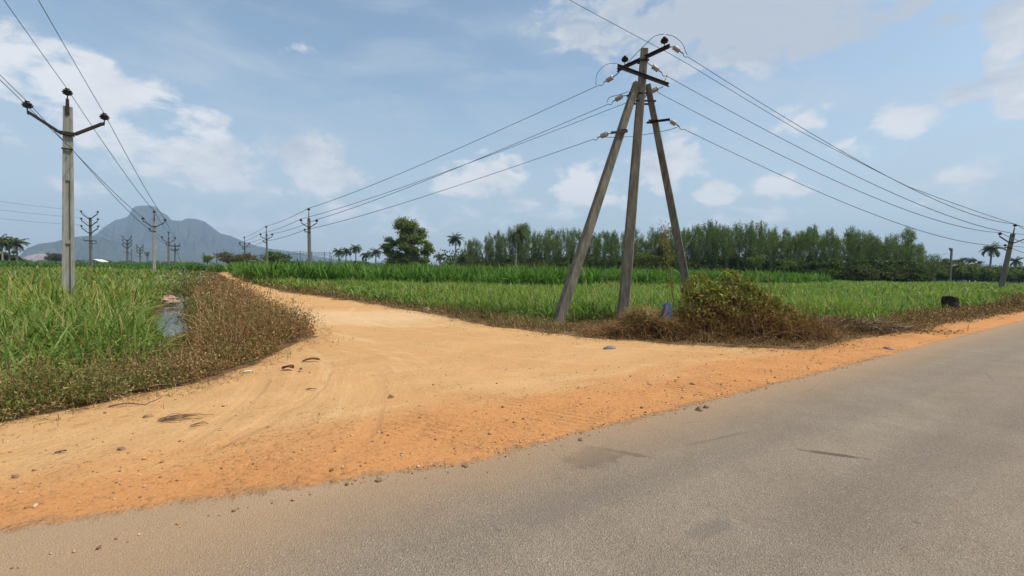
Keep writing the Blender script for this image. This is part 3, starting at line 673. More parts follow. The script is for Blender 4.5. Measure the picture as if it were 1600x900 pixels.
# flowering weeds on the left bank and a maize like plant on the right verge
def flower_weed(px, D, h, label, n_fl=30, r=.3):
    b0 = col(px, D, 0); b0.z = Hs(b0.x, b0.y); root = empty('flowering_weed', b0, label, 'weed')
    k = 60; P = np.zeros((k,3)); P[:,:2] = rng.normal(0,.09,(k,2))
    sc_ = max(1, D/11)
    obj('stems', np_mesh('stems', *blades(P, rng.uniform(0,6.28,k), h*rng.uniform(.6,1.05,k), .012*sc_*np.ones(k), rng.uniform(1.0,1.5,k), rng.uniform(-.1,.8,k), 5, pal(OLIVE[:3]+BROWN[:2], k, .2))), 'straw', root)
    k = 1600; P = np.c_[rng.normal(0,r,(k,2)), rng.uniform(.1,1,k)*h]; fo = cards(P, .022*sc_*rng.uniform(.6,1.3,k), .45, pal(OLIVE, k, .2))
    P = np.c_[rng.normal(0,r,(n_fl,2)), rng.uniform(.55,1.03,n_fl)*h]; PP = np.repeat(P, 5, 0)+rng.normal(0,.018*sc_,(n_fl*5,3))
    obj('foliage', np_mesh('foliage', *merge([fo, cards(PP, .013*sc_*np.ones(len(PP)), .8, np.full((len(PP),3),.48))])), 'leaf', root)
flower_weed(318, 13.5, 1.02, 'weed clump with pale seed heads on the left bank', 24)
flower_weed(305, 15.5, .85, 'shorter pale flowering weed left of the seed head clump', 16, .26)
flower_weed(293, 27, 1.85, 'tall bushy weed with pale flowers rising above the far field', 60, .75)
flower_weed(352, 11.0, .70, 'small pale tufted weed near the inner bend of the track', 8, .3)
b0 = g(1446, 484); root = empty('maize_plant', (b0.x, b0.y+.4, 0), 'single broad leaved cane plant on the roadside left of the black stump', 'plant')
k = 26; P = rng.normal(0,.12,(k,3))*np.array((1,1,0)); c = pal(CANE[:3], k, .1)
obj('leaves', np_mesh('leaves', *blades(P, rng.uniform(0,6.28,k), rng.uniform(.5,.95,k), .09*np.ones(k), rng.uniform(1.1,1.5,k), rng.uniform(.3,1.8,k), 7, c, c*1.2)), 'leaf', root)
# ------------------------------------------------------------------ stones, sticks and small things
def rock_mesh(name, r, flat=.6, seed=0, n_=2):
    import bmesh
    bm = bmesh.new(); bmesh.ops.create_icosphere(bm, subdivisions=n_, radius=1)
    for v in bm.verts:
        d = 1+.35*mnoise.noise(v.co*1.3+Vector((seed*7.1, seed, 0)))+.15*mnoise.noise(v.co*3+Vector((0, seed*3, 1)))
        v.co = Vector((v.co.x*r[0], v.co.y*r[1], v.co.z*r[2]))*d
    me = bpy.data.meshes.new(name); bm.to_mesh(me); bm.free(); return me
def gz(p): return dz(p.x, p.y) if inside(dirt_poly, np.array([p.x]), np.array([p.y]))[0] else Hs(p.x, p.y)
def rock(px, py, r, m_, label, name='stone'):
    p = g(px, py); z = gz(p) if st(p.x, p.y)[1] > .1 else .016
    me = rock_mesh(name, r, 1, random.random()*50); o = obj(name, me, m_); o.location = (p.x, p.y, z+r[2]*.22); o.rotation_euler = (0,0,random.uniform(0,6)); tag(o, label, 'stone')
rock(666, 484, (.26,.18,.13), 'rock_brown', 'reddish rock at the right rim of the dirt track')
rock(469, 521, (.16,.12,.09), 'rock_pink', 'pinkish stone at the bend beside the brown weeds')
rock(610, 624, (.040,.035,.032), 'rock_brown', 'lone dark round stone in the middle of the pale dirt')
rock(953, 546, (.17,.10,.05), 'rock_grey', 'smooth grey stone on the dirt in front of the straw mound')
rock(1093, 643, (.045,.04,.035), 'rock_brown', 'larger of two dark stones at the asphalt edge')
rock(1103, 639, (.035,.03,.026), 'rock_brown', 'smaller of two dark stones at the asphalt edge')
rock(727, 731, (.032,.026,.018), 'rock_brown', 'flat brown stone on the asphalt edge left of the oil stain')
rock(190, 705, (.035,.026,.022), 'rock_brown', 'brown stone on pale dirt at the lower left')
rock(231, 655, (.045,.03,.022), 'rock_brown', 'brown clod near the weeds at the left')
rock(24, 746, (.035,.022,.016), 'rock_brown', 'brown clod near the left picture edge')
rock(1082, 601, (.045,.035,.026), 'rock_pink', 'pale pinkish stone in the orange dirt below the large shrub')
rock(908, 690, (.030,.024,.017), 'rock_brown', 'dark stone just before the asphalt above the oil stain')
rock(592, 754, (.034,.026,.018), 'rock_brown', 'brown stone on the dirt edge at the bottom of the gravel')
rock(1388, 545, (.12,.08,.04), 'rock_pink', 'pale flat stone on the shoulder before the brush pile')
# ditch stones
for i, (px, py, r, lb) in enumerate([(247,468,(.75,.42,.10),'broad flat pink slab nearest the water in the ditch'),(262,466,(.45,.35,.16),'reddish block at the right end of the ditch slabs'),(250,458,(.7,.35,.12),'second pinkish slab up the ditch'),(262,452,(.5,.45,.22),'upright red brown stone among the ditch slabs'),(252,446,(.8,.4,.14),'thin grey pink slab farthest up the ditch'),(270,472,(.35,.3,.10),'small orange stone where the ditch water begins')]):
    p = g(px, py, -.3); o = obj('stone_slab', rock_mesh('stone_slab', r, 1, i+60, 3), 'rock_pink'); o.location = (p.x, p.y, -.30); o.rotation_euler = (0,0,random.uniform(-.5,.5)+.9); tag(o, lb, 'stone slab')
p = g(530, 463); pm = PM(); pm.beam((-.85,0,.10), (.85,0,.10), .42, .26, .42, .26, (0,1,0), 6, .1, .02)
o = pm.build('culvert_slab', 'rock_pink'); o.location = (p.x, p.y+.25, 0); o.rotation_euler = (0,0,-.55); tag(o, 'low pinkish concrete culvert slab at the right rim of the dirt track', 'culvert')
# pebbles: one mesh of many tiny faceted stones
def pebbles():
    base = [rock_mesh('tmp', (1,.8,.6), 1, s_*3, 1) for s_ in range(5)]
    geo = []
    for me in base:
        geo.append((np.array([v.co for v in me.vertices]), np.array([p_.vertices for p_ in me.polygons]))); bpy.data.meshes.remove(me)
    parts = []
    def put(x, y, r):
        v, q = geo[random.randrange(5)]; a_ = random.uniform(0,6.28); R = np.array([[math.cos(a_),-math.sin(a_),0],[math.sin(a_),math.cos(a_),0],[0,0,1]])
        z = dz(x, y) if st(x, y)[1] > .1 else .016
        c = pal([(.46,.27,.14),(.34,.18,.09),(.56,.40,.27),(.22,.12,.07),(.50,.30,.16)], 1, .2)
        parts.append((v@R.T*r+np.array((x, y, z+r*.3)), q, np.repeat(c, len(v), 0)))
    for _ in range(2300):
        s_ = random.uniform(-3.5, 13); t_ = abs(random.gauss(.1, .95)); D_ = EO+ED*s_+EN*t_
        if D_.y < 2 or t_ > 2.6: continue
        put(D_.x, D_.y, .004+.009*random.random()**2.5+(.012 if random.random() < .03 else 0))
    for _ in range(420):
        px, py = random.uniform(-20, 1500), random.uniform(500, 800); p = g(px, py)
        if inside(dirt_poly, np.array([p.x]), np.array([p.y]))[0]: put(p.x, p.y, .005+.012*random.random()**3+.0006*p.y)
    for _ in range(900):
        s_ = random.uniform(-1, 11); t_ = flare(s_)-.12-abs(random.gauss(0,.12)); D_ = EO+ED*s_+EN*t_
        if D_.y > 2: put(D_.x, D_.y, .003+.008*random.random()**3)
    V, Q, C = merge(parts); tag(obj('gravel', np_mesh('gravel', V, Q, C), 'straw'), 'small reddish pebbles strewn over the loose dirt along the asphalt', 'gravel', None, 'stuff')
pebbles()
# dead palm husks, sticks and litter on the dirt
def husk(px, py, L, w, ang, label, m_='dry_leaf', lift=.03):
    p = g(px, py); V, Fc = [], []; n_ = 9
    for i in range(n_):
        t = i/(n_-1); ww = w*math.sin(math.pi*min(1, .12+t*.8))**.7; z = lift*math.sin(math.pi*t)+.01+lift*.8*t*t
        for k, q in enumerate((-1,-.4,.4,1)): V.append(((t-.5)*L, q*ww/2+.05*L*math.sin(t*3), z+abs(q)**2*w*.28)); 
    for i in range(n_-1):
        for k in range(3): a_ = i*4+k; Fc.append([a_, a_+1, a_+5, a_+4])
    N = len(V); V += [(x, y, z-.006) for x, y, z in V]; Fc += [[q+N for q in f_][::-1] for f_ in Fc]
    rim = [i*4 for i in range(n_)]+[(n_-1)*4+1,(n_-1)*4+2]+[i*4+3 for i in range(n_-1,-1,-1)]+[2,1]
    for i in range(len(rim)): a_, b_ = rim[i], rim[(i+1) % len(rim)]; Fc.append([b_, a_, a_+N, b_+N])
    pm = PM(); pm.add(V, Fc); o = pm.build('husk', m_); o.location = (p.x, p.y, gz(p)); o.rotation_euler = (0,0,ang); return tag(o, label, 'dead husk')
husk(486, 565, .27, .08, .15, 'curled brown palm husk lying alone on pale dirt')
husk(450, 579, .20, .11, -.3, 'crumpled brown husk with twigs near the bank')
husk(470, 582, .13, .03, -1.0, 'short brown bark strip right of the crumpled husk')
husk(388, 583, .14, .05, .3, 'small white plastic scrap under the brown weeds', 'white_plastic', .012)['category'] = 'litter'
husk(95, 711, .075, .016, .6, 'thin brown stick on the dirt at the far left', 'dead_stick', .005)
def twig_pile(px, py, n_, L, label):
    p = g(px, py); pm = PM()
    for i in range(n_):
        a_ = random.gauss(.5,.3); x, y = random.gauss(0, L*.16)-L*.4, random.gauss(0,.035); d = Vector((math.cos(a_), math.sin(a_), 0)); l_ = L*random.uniform(.5,1.5)
        bnd = Vector((-d.y, d.x, 0))*random.uniform(-.08,.08)*l_*2
        pm.tube([Vector((x, y, .006)), Vector((x, y, .010+random.random()*.012))+d*l_*.5+bnd, Vector((x, y, .006))+d*l_], .0048, 5, .002)
    o = pm.build('twig_pile', 'dead_stick'); o.location = (p.x-.1, p.y-.08, gz(p)+.012); tag(o, label, 'twigs')
twig_pile(295, 657, 17, .26, 'loose bundle of brown twigs on the pale dirt at left')
twig_pile(330, 668, 5, .10, 'few short dark twigs right of the twig bundle')
twig_pile(505, 610, 3, .14, 'three thin twigs on the dirt below the palm husk')
for px, py, dx, dy, lb in [(185,638,.5,.10,'long straw coloured stick lying along the left weed margin'),(250,612,-.35,.45,'pale bent stick leaning out of the left weeds'),(352,568,.75,.35,'long brown branch trailing from the brown weeds'),(300,590,.6,.25,'brown branch half buried in the weed margin')]:
    p = g(px, py); pm = PM(); pm.tube([(0,0,.02),(dx*.3,dy*.35,.05),(dx*.7,dy*.6,.03),(dx,dy,.10)], .010, 6, .004); o = pm.build('branch', 'dead_stick'); o.location = (p.x-.1, p.y, 0); tag(o, lb, 'branch')
# blue marker post half hidden by the shrub
p = col(1036, 11.75, 0)
root = empty('marker_stone', p, 'leaning blue and grey painted marker stone between straw mound and shrub', 'marker stone')
pm = PM(); V0 = []
prof = [(-.13,.0),(-.14,.55),(-.10,.70),(0,.78),(.10,.74),(.16,.62),(.15,.0)]
def slab(prof, d0, d1):
    pm = PM(); n_ = len(prof); pm.ring_tube([[Vector((x, d0, z)) for x, z in prof], [Vector((x, d1, z)) for x, z in prof]]); return pm
o = slab(prof, -.05, .06).build('slab', 'blue_paint', root); 
o2 = slab([(-.14,.0),(-.15,.50),(-.12,.66),(-.02,.70),(-.045,.35),(-.06,.0)], -.085, -.052).build('grey_face', 'violet_grey', root)
root.rotation_euler = (0, .12, .25); root.scale = (.78, .9, 1.12)
# black stump on the right
p = g(1484, 487); p = col(1484, p.y, -.05)
import bmesh
bm = bmesh.new(); bmesh.ops.create_cone(bm, cap_ends=True, segments=20, radius1=.36, radius2=.30, depth=.72); bmesh.ops.subdivide_edges(bm, edges=bm.edges[:], cuts=3, use_grid_fill=True)
for v in bm.verts: v.co *= 1+.16*mnoise.noise(v.co*2.5)+.07*mnoise.noise(v.co*7); v.co.z += .34+(.05 if v.co.x < 0 and v.co.z > .2 else 0)
me = bpy.data.meshes.new('stump'); bm.to_mesh(me); bm.free()
o = obj('stump', me, 'stump_wood'); o.location = p; tag(o, 'charred black tree stump at the field edge near the road', 'stump')
# ------------------------------------------------------------------ power poles
def quat_up(v, rz):
    v = v.normalized(); q = Vector((0,0,1)).rotation_difference(v)
    return q @ Matrix.Rotation(rz, 4, 'Z').to_quaternion()
PIN = [(.101,.035),(.125,.078),(.135,.080),(.150,.045),(.160,.045),(.168,.092),(.182,.095),(.200,.050),(.21,.048),(.218,.078),(.232,.075),(.25,.035),(.262,.032),(.27,.045),(.285,.042),(.295,.012)]
def insulator(root, p, s_=1.0, ax=(0,0,1)):
    pm = PM(); pm.lathe(p, ax, [(h*s_, r*s_*1.3) for h, r in PIN if h > .1], 14); o = pm.build('insulator', 'brown_ceramic', root)
    p = Vector(p); pm = PM(); pm.tube([p-Vector(ax)*.04, p+Vector(ax)*.115*s_], .014*s_, 6); pm.build('pin', 'rust_metal', o); return o
def utility_pole(px, D, top_py, label, kind='v', z0=0., px_top=None, rz=0., w=(.30,.20), mat_='concrete_far', arm=1.0, detail=False, group=None, arm_drop=.95, bracket=.30, fat=1.0, s=1.0):
    b0 = col(px, D, z0); tp = at(px_top if px_top is not None else px, top_py, D); v = tp-b0; Hh = v.length-(bracket+.29*s if kind == 'v' else 0)
    root = empty('utility_pole', b0, label, 'utility pole', group, quat_up(v, rz)); att = []
    mw = root.rotation_quaternion.to_matrix().to_4x4(); mw.translation = b0
    pm = PM()
    if detail:      # I shaped precast shaft: two flanges, sunken web with cross ribs
        wb, wt = w; db, dt = w[0]*.55, w[1]*.6
        pm.beam((-wb*.36,0,-.8), (-wt*.36,0,Hh), wb*.28, db, wt*.28, dt, (1,0,0), 8, .12)
        pm.beam((wb*.36,0,-.8), (wt*.36,0,Hh), wb*.28, db, wt*.28, dt, (1,0,0), 8, .12)
        pm.beam((0,0,-.8), (0,0,Hh-.003), wb*.46, db*.3, wt*.46, dt*.3, (1,0,0), 8, .05)
        for zr in (2.62,): 
            k = wb+(wt-wb)*zr/Hh; pm.beam((0,0,zr), (0,0,zr+.13), k*.46, db*.78, k*.46, db*.78, (1,0,0), 1, .08)
        pm.beam((0,0,4.9), (0,0,Hh+.002), wt*.5, dt*.93, wt*.48, dt*.93, (1,0,0), 1, .08)
    else: pm.beam((0,0,-.3), (0,0,Hh), w[0], w[0]*.7, w[1], w[1]*.8, (1,0,0), 4, .15)
    pm.build('shaft', mat_, root)
    r = .035*fat
    def varm(zc, half, rise, cap=True, name='crossarm'):
        pm = PM(); k = .14*half
        pts = [(-half,-.0,zc+rise),(-half+.05*half,0,zc+rise),(-k*1.4,0,zc),(k*1.4,0,zc),(half-.05*half,0,zc+rise),(half,0,zc+rise)]
        yo = -w[1]*.5
        for a_, b_ in zip(pts[:-1], pts[1:]): pm.beam((a_[0], yo, a_[2]), (b_[0], yo, b_[2]), r*2.1, r*1.6, r*2.1, r*1.6, (0,0,1) if abs(a_[2]-b_[2]) < .01 else (0,1,0), 1, .1)
        if detail: pm.beam((-w[1]*.62,yo,zc), (w[1]*.62,yo,zc), .10, w[1]*.2, .10, w[1]*.2, (0,0,1), 1, .1); pm.beam((-w[1]*.62,-yo+.02,zc), (w[1]*.62,-yo+.02,zc), .09, .03, .09, .03, (0,0,1), 1, .1)
        pm.build(name, 'rust_metal', root)
        for sx in (-1, 1):
            insulator(root, (sx*half, yo, zc+rise+.02), s); att.append(mw @ Vector((sx*half, yo, zc+rise+.02+.27*s)))
    if kind == 'v':
        pm = PM(); pm.beam((0,-w[1]*.3,Hh-.35*min(1,bracket/.3)), (0,-w[1]*.3,Hh+bracket), .06*fat, .05*fat, .05*fat, .04*fat, None, 1, .1); pm.build('top_bracket', 'rust_metal', root)
        insulator(root, (0, -w[1]*.3, Hh+bracket), s); att.append(mw @ Vector((0, -w[1]*.3, Hh+bracket+.27*s)))
        varm(Hh-arm_drop, arm, .52*arm)
        zc = Hh-arm_drop-.55
        pm = PM(); yo = -w[1]*.5
        pm.beam((-.45 if not detail else -.16,yo,zc), (.16,yo,zc), .06*fat if not detail else .05, .05, .06*fat if not detail else .05, .05, (0,0,1), 1, .1); pm.build('side_bracket', 'rust_metal', root)
        if not detail: insulator(root, (-.43, yo, zc), s*.8)
        att.append(mw @ Vector((.12 if detail else -.43, yo, zc+(.02 if detail else .22))))
    elif kind == 'triple':
        for k in range(3): varm(Hh-.15-k*1.15, 1.15, .75)
        zc = Hh-3.7; pm = PM()
        pm.beam((-.85,-.15,zc), (.85,-.15,zc), .12, .09, .12, .09, (0,0,1), 1, .1); pm.beam((-.85,-.15,zc-.0), (-.85,-.15,zc+.35), .07, .07, .07, .07, None, 1); pm.beam((.85,-.15,zc-.3), (.85,-.15,zc), .07, .07, .07, .07, None, 1)
        pm.beam((.3,-.16,zc-.45), (.95,-.16,zc-.45), .10, .08, .10, .08, (0,0,1), 1); pm.build('lower_crossarm', 'rust_metal', root)
    elif kind == 'cross':
        for zc, hw in ((Hh-.9, 1.5), (Hh-2.2, 1.1)):
            pm = PM(); pm.beam((-hw,-.12,zc), (hw,-.12,zc), .12*fat, .10*fat, .12*fat, .10*fat, (0,0,1), 1); pm.build('crossarm', 'rust_metal', root)
            for q in (-hw, hw): insulator(root, (q, -.12, zc+.05), s); att.append(mw @ Vector((q, -.12, zc+.3)))
        pm = PM(); pm.tube([(0,0,Hh-1), (2.6,0,-.2)], .03*fat, 5); pm.build('stay_wire', 'wire_metal', root)
    elif kind == 'plain':
        pm = PM(); pm.beam((-.5,-.1,Hh-.5), (.1,-.1,Hh-.5), .08*fat, .06, .08*fat, .06, (0,0,1), 1); pm.build('crossarm', 'rust_metal', root); insulator(root, (-.45,-.1,Hh-.48), s)
        att.append(mw @ Vector((-.45,-.1,Hh-.3)))
    return att
ARZ = math.atan2(.55, .83)
A1 = utility_pole(107, 17.6, 139, 'pale concrete pole with V crossarm standing in the near left cane', z0=-.36, px_top=106, rz=ARZ, w=(.37,.25), mat_='concrete_pale', arm=1.03, detail=True, arm_drop=.98, bracket=.26, fat=1.75, s=1.3)
A2 = utility_pole(241, 57, 329, 'second V crossarm pole at the end of the ditch before the mountain', z0=-.2, rz=ARZ, w=(.36,.26), arm=1.05, fat=1.6, s=1.5, mat_='concrete_pale', bracket=.5)
A3 = utility_pole(263.5, 100, 362, 'third V crossarm pole right of the one before the summit', rz=ARZ, w=(.40,.30), arm=1.1, fat=2.2, s=2.0, bracket=.7)
B1 = utility_pole(484, 53, 325, 'pole with V crossarm standing in tall cane right of the track', px_top=482.5, rz=.35, w=(.40,.32), arm=.80, fat=1.6, s=1.5, bracket=.7)
B2 = utility_pole(418, 82, 353, 'V crossarm pole in front of the green bush beside the track', px_top=416, rz=.35, w=(.34,.26), arm=.9, fat=1.9, s=1.8, bracket=.8)
B3 = utility_pole(383, 115, 370, 'small V crossarm pole above the brown bush', px_top=382, rz=.35, w=(.36,.30), arm=1.0, fat=2.2, s=2.0, bracket=.9)
T1 = utility_pole(142.5, 77, 340, 'tall pole with three stacked V crossarms left of the mountain', 'triple', px_top=141, rz=.2, w=(.42,.32), fat=1.9, s=1.6)
T2 = utility_pole(199, 146, 375, 'distant three armed pole below the mountain summit', 'triple', rz=.2, w=(.5,.42), fat=2.8, s=2.2)
T3 = utility_pole(219, 200, 387, 'smaller three armed pole right of the distant one', 'triple', rz=.2, w=(.55,.45), fat=3.2, s=2.6)
utility_pole(273.5, 155, 380, 'distant pole with straight crossarms and a slanting stay', 'cross', rz=.1, w=(.45,.36), fat=2.6, s=2)
utility_pole(206, 300, 391, 'tiny distant pole between the two three armed poles', 'plain', w=(.55,.45), fat=4, s=3)
utility_pole(230, 300, 393, 'tiny distant pole left of the second V crossarm pole', 'cross', w=(.55,.45), fat=4, s=3)
utility_pole(319, 240, 396, 'tiny distant pole left of the lone small tree', 'plain', w=(.5,.4), fat=3, s=3)
utility_pole(339, 240, 395, 'tiny distant pole right of the lone small tree', 'cross', w=(.5,.4), fat=3, s=3)
R1 = utility_pole(1562, 50, 350, 'dark leaning V crossarm pole near the right picture edge', px_top=1586, rz=-.55, w=(.46,.34), arm=1.0, fat=1.7, s=1.5, bracket=.6, mat_='concrete', z0=-.05)
utility_pole(1484, 99, 388, 'thin plain pole in the field behind the black stump', 'plain', px_top=1487, w=(.42,.34), fat=2, s=2, mat_='concrete')
b0 = col(1590, 62, 0); pm = PM(); pm.beam((0,0,-.2), (2.6,0,1.5), .45, .35, .40, .30, (0,1,0), 3, .15); o = pm.build('leaning_post', 'stump_wood'); o.location = b0; tag(o, 'dark toppled post leaning at the far right roadside', 'post')
# ------------------------------------------------------------------ three legged pole
def tripod():
    D = 15.8; b0 = g(973, 501); o_ = Vector((b0.x, b0.y, 0))
    root = empty('three_legged_pole', o_, 'tall concrete pole propped by two leaning legs at the track junction', 'utility pole')
    q = lambda px, py, D_=D: at(px, py, D_)-o_
    top = q(1007, 77); base = Vector((0,0,0)); ext = lambda a_, b_, k: a_+(a_-b_).normalized()*k
    pm = PM(); pm.beam(ext(base, top, .5), top, .36, .30, .225, .20, (1,-.1,0), 12, .10, .004); pm.build('main_post', 'concrete', root)
    lb = g(872, 503)-o_; lt = q(995, 130, 15.72)
    pm = PM(); pm.beam(ext(lb, lt, .5), lt, .31, .30, .21, .20, (1,.3,0), 12, .10, .004); pm.build('leg', 'concrete', root)
    rb = col(1083, 16.6, 0)-o_; rt = q(1012, 132, 15.86)
    pm = PM(); pm.beam(ext(rb, rt, .4), rt, .30, .28, .19, .18, (1,-.3,0), 12, .10, .004); pm.build('leg', 'concrete', root)
    # crossarms: steel channels
    def chan(p0, p1, name='crossarm', h=.10, d=.055):
        pm = PM(); p0 = Vector(p0); p1 = Vector(p1); ax = (p1-p0).normalized(); up = Vector((0,0,1)); s_ = ax.cross(up).normalized()
        prof = [(0,-h/2),(d,-h/2),(d,-h/2+.012),(.012,-h/2+.012),(.012,h/2-.012),(d,h/2-.012),(d,h/2),(0,h/2)]
        pm.ring_tube([[p+s_*a_+up*b_ for a_, b_ in prof] for p in (p0, p1)]); pm.build(name, 'rust_metal', root, False)
    zz = lambda p, z: Vector((p.x, p.y, z))
    a0, a1 = q(965, 113, 16.75), q(1047, 69, 14.9); z1 = (a0.z+a1.z)/2; chan(zz(a0, z1), zz(a1, z1), h=.12)
    c0, c1 = q(963, 109, 15.05), q(1042, 134, 16.45); z2 = (c0.z+c1.z)/2; chan(zz(c0, z2)-Vector((0,.15,0)), zz(c1, z2)-Vector((0,.15,0)), h=.12)
    def band(c_, w, dpt, hgt=.05, dirv=(1,0,0), name='clamp'):
        pm = PM(); u = Vector(dirv).normalized(); v = Vector((-u.y, u.x, 0))
        for sg in (-1, 1):
            pm.beam(c_-u*w/2+v*sg*dpt/2, c_+u*w/2+v*sg*dpt/2, hgt, .012, hgt, .012, (0,0,1), 1, .1)
            pm.tube([c_+u*sg*(w/2-.02)-v*(dpt/2+.03), c_+u*sg*(w/2-.02)+v*(dpt/2+.03)], .012, 6)
        pm.build(name, 'rust_metal', root)
    band(q(996, 148), .62, .30, .07); band(q(1007, 160), .66, .30, .06, (1,0,0)); band(q(1005, 96), .32, .26, .06)
    # lower side arms on the legs
    chan(q(1015, 191, 15.9), q(1047, 187, 15.6), 'side_arm', .07, .05); chan(q(981, 205, 15.4), q(955, 207, 15.2), 'side_arm', .07, .05)
    band(q(1018, 190, 15.95), .26, .24, .06); band(q(972, 205, 15.55), .28, .26, .06)
    # pin insulators
    for p in (q(1038, 70, 15.05), q(976, 112, 16.4)): insulator(root, Vector((p.x, p.y, z1+.05)), 1.0)
    # strain insulators with hooks, toward the wires
    ends = []
    def strain(h, s0, s1, dirn):
        h, e0, e1 = Vector(h), Vector(s0), Vector(s1); ax = (e1-e0).normalized()
        pm = PM(); pm.tube([h, h.lerp(e0, .5)+Vector((0,0,-.02)), e0], .014, 6); pm.tube([e1, e1+ax*.12], .016, 6); pm.tube([e1+ax*.12, e1+ax*.16+Vector((0,0,-.06)), e1+ax*.22+Vector((0,0,-.06)), e1+ax*.30], .010, 6)
        hk = pm; L = (e1-e0).length; pm = PM(); pm.lathe(e0, ax, [(0,.03),(L*.06,.07),(L*.14,.08),(L*.24,.08),(L*.29,.062),(L*.38,.062),(L*.43,.08),(L*.57,.08),(L*.62,.062),(L*.71,.062),(L*.76,.08),(L*.87,.08),(L*.95,.065),(L,.03)], 12)
        o = pm.build('strain_insulator', 'pale_ceramic', root); hk.build('hook', 'rust_metal', o); ends.append(e1+ax*.3+o_)
    strain(q(1044, 72, 14.95), q(1052, 73, 14.9), q(1062, 80, 14.9), 1)
    strain(q(1010, 96, 15.6), q(1019, 103, 15.5), q(1029, 110, 15.5), 1)
    strain(q(1036, 135, 16.35), q(1028, 138, 16.3), q(1018, 143, 16.25), 1)
    strain(q(1044, 187, 15.6), q(1048, 189, 15.6), q(1056, 194, 15.6), 1)
    strain(q(968, 112, 15.1), q(958, 120, 15.2), q(948, 126, 15.4), 1)
    strain(q(985, 147, 15.6), q(972, 150, 15.7), q(962, 156, 15.9), 1)
    strain(q(957, 207, 15.2), q(949, 209, 15.3), q(939, 213, 15.5), 1)
    def loop(pts):
        P_ = [Vector(p) for p in pts]; out = []
        for i in range(len(P_)-1):
            a_, b_, c_, d_ = P_[max(i-1, 0)], P_[i], P_[i+1], P_[min(i+2, len(P_)-1)]
            for j in range(6):
                t = j/6; out.append(.5*((2*b_)+(c_-a_)*t+(2*a_-5*b_+4*c_-d_)*t*t+(3*b_-a_-3*c_+d_)*t**3))
        out.append(P_[-1]); pm = PM(); pm.tube(out, .009, 6); pm.build('jumper_wire', 'wire_metal', root)
    loop([q(931, 133, 15.6), q(933, 116, 15.7), q(945, 102, 15.9), q(960, 99, 16.2), q(976, 102, 16.4), q(990, 88, 16.0), q(1008, 70, 15.6), q(1022, 57, 15.3), q(1038, 53, 15.05)])
    loop([q(1040, 54, 15.05), q(1053, 57, 15), q(1066, 68, 14.9), q(1071, 80, 14.9), q(1074, 86, 14.9)])
    loop([q(1042, 117, 15.5), q(1040, 124, 15.5), q(1034, 128, 15.6), q(1026, 127, 15.7)])
    loop([q(948, 160, 15.9), q(953, 152, 15.8), q(968, 148, 15.7), q(982, 143, 15.6)])
    loop([q(932, 214, 15.5), q(955, 214.5, 15.6), q(990, 213, 16.3), q(1020, 208, 16.3), q(1045, 203, 15.8), q(1060, 198, 15.6)])
    return ends
TE = tripod()
# ------------------------------------------------------------------ wires (each run one continuous conductor)
def wire(spans, label, r=.011, sag=.02):
    pts = []; rad = []
    for a_, b_ in zip(spans[:-1], spans[1:]):
        a_, b_ = Vector(a_), Vector(b_); L = (b_-a_).length; n_ = 26
        for i in range(n_+(b_ is None)):
            t = i/n_; p = a_.lerp(b_, t); p.z -= 4*sag*L*t*(1-t)*.5; pts.append(p)
    pts.append(Vector(spans[-1]))
    rad = [r*.72*min(3.0, max(1, p.length/19)) for p in pts]
    pm = PM(); pm.tube(pts, rad, 6); o = pm.build('power_line', 'wire_metal'); return tag(o, label, 'power line')
# left line: order in A*: top, left arm, right arm, lower
d12 = (A1[0]-A2[0]); back = d12*.9
for k, nm in enumerate(['top', 'left arm', 'right arm', 'lower bracket']):
    end = A3[k] if k < 4 else None
    s0 = A1[k]+back+Vector((0,0,.9))
    wire([s0, A1[k], A2[k], A3[k]], f'overhead wire carried on the {nm} of the near left pole', .011, .012)
# tripod to the left run
for k, (e, j, nm) in enumerate([(TE[4], 0, 'upper crossarm end'), (TE[5], 2, 'clamp below the crossarms'), (TE[6], 3, 'left leg side arm')]):
    wire([e, B1[j], B2[j], B3[j]], f'wire running left from the {nm} of the three legged pole', .012, .012)
wire([at(978, 161, 16.1), B1[1], B2[1], B3[1]], 'wire running left from behind the left leg of the three legged pole', .011, .013)
# to the right
for k, (e, j, nm) in enumerate([(TE[0], 0, 'raised crossarm tip'), (TE[1], 2, 'middle of the main post'), (at(1027, 144, 16.3), 1, 'lower crossarm tip'), (TE[3], 3, 'right leg side arm')]):
    wire([e, R1[j], R1[j]+Vector((38,26,.2))], f'wire running right from the {nm} of the three legged pole', .012, .036)
wire([at(760, -75, 12.5), at(890, 0, 14.0), at(1045, 83, 17.0), at(1075, 100, 17.8), at(1250, 205, 24), at(1420, 292, 35), R1[0]+Vector((-.1,.2,.1)), R1[0]+Vector((38,27,.4))], 'single wire passing behind the top of the three legged pole', .011, .004)
off = col(-60, 70, 7.5)
for k, (j, z) in enumerate([(0, 8.6), (2, 7.5), (4, 6.3)]):
    q0 = col(-160, 55, z+1.2); wire([q0, T1[j], T2[j], T3[j]], 'wire on the %s V arm of the tall three armed pole' % ('top', 'middle', 'lowest')[k], .008, .02)
wire([R1[3]+Vector((0,0,0)), R1[3]+Vector((30,-6,-1.5))], 'drop wire leaving the leaning right pole toward the road', .010, .03)
pq = col(1484, 99, 6.6); wire([col(1440, 120, 6.2), pq+Vector((-.4,0,-.1))], 'faint service wire reaching the thin plain pole', .010, .01)
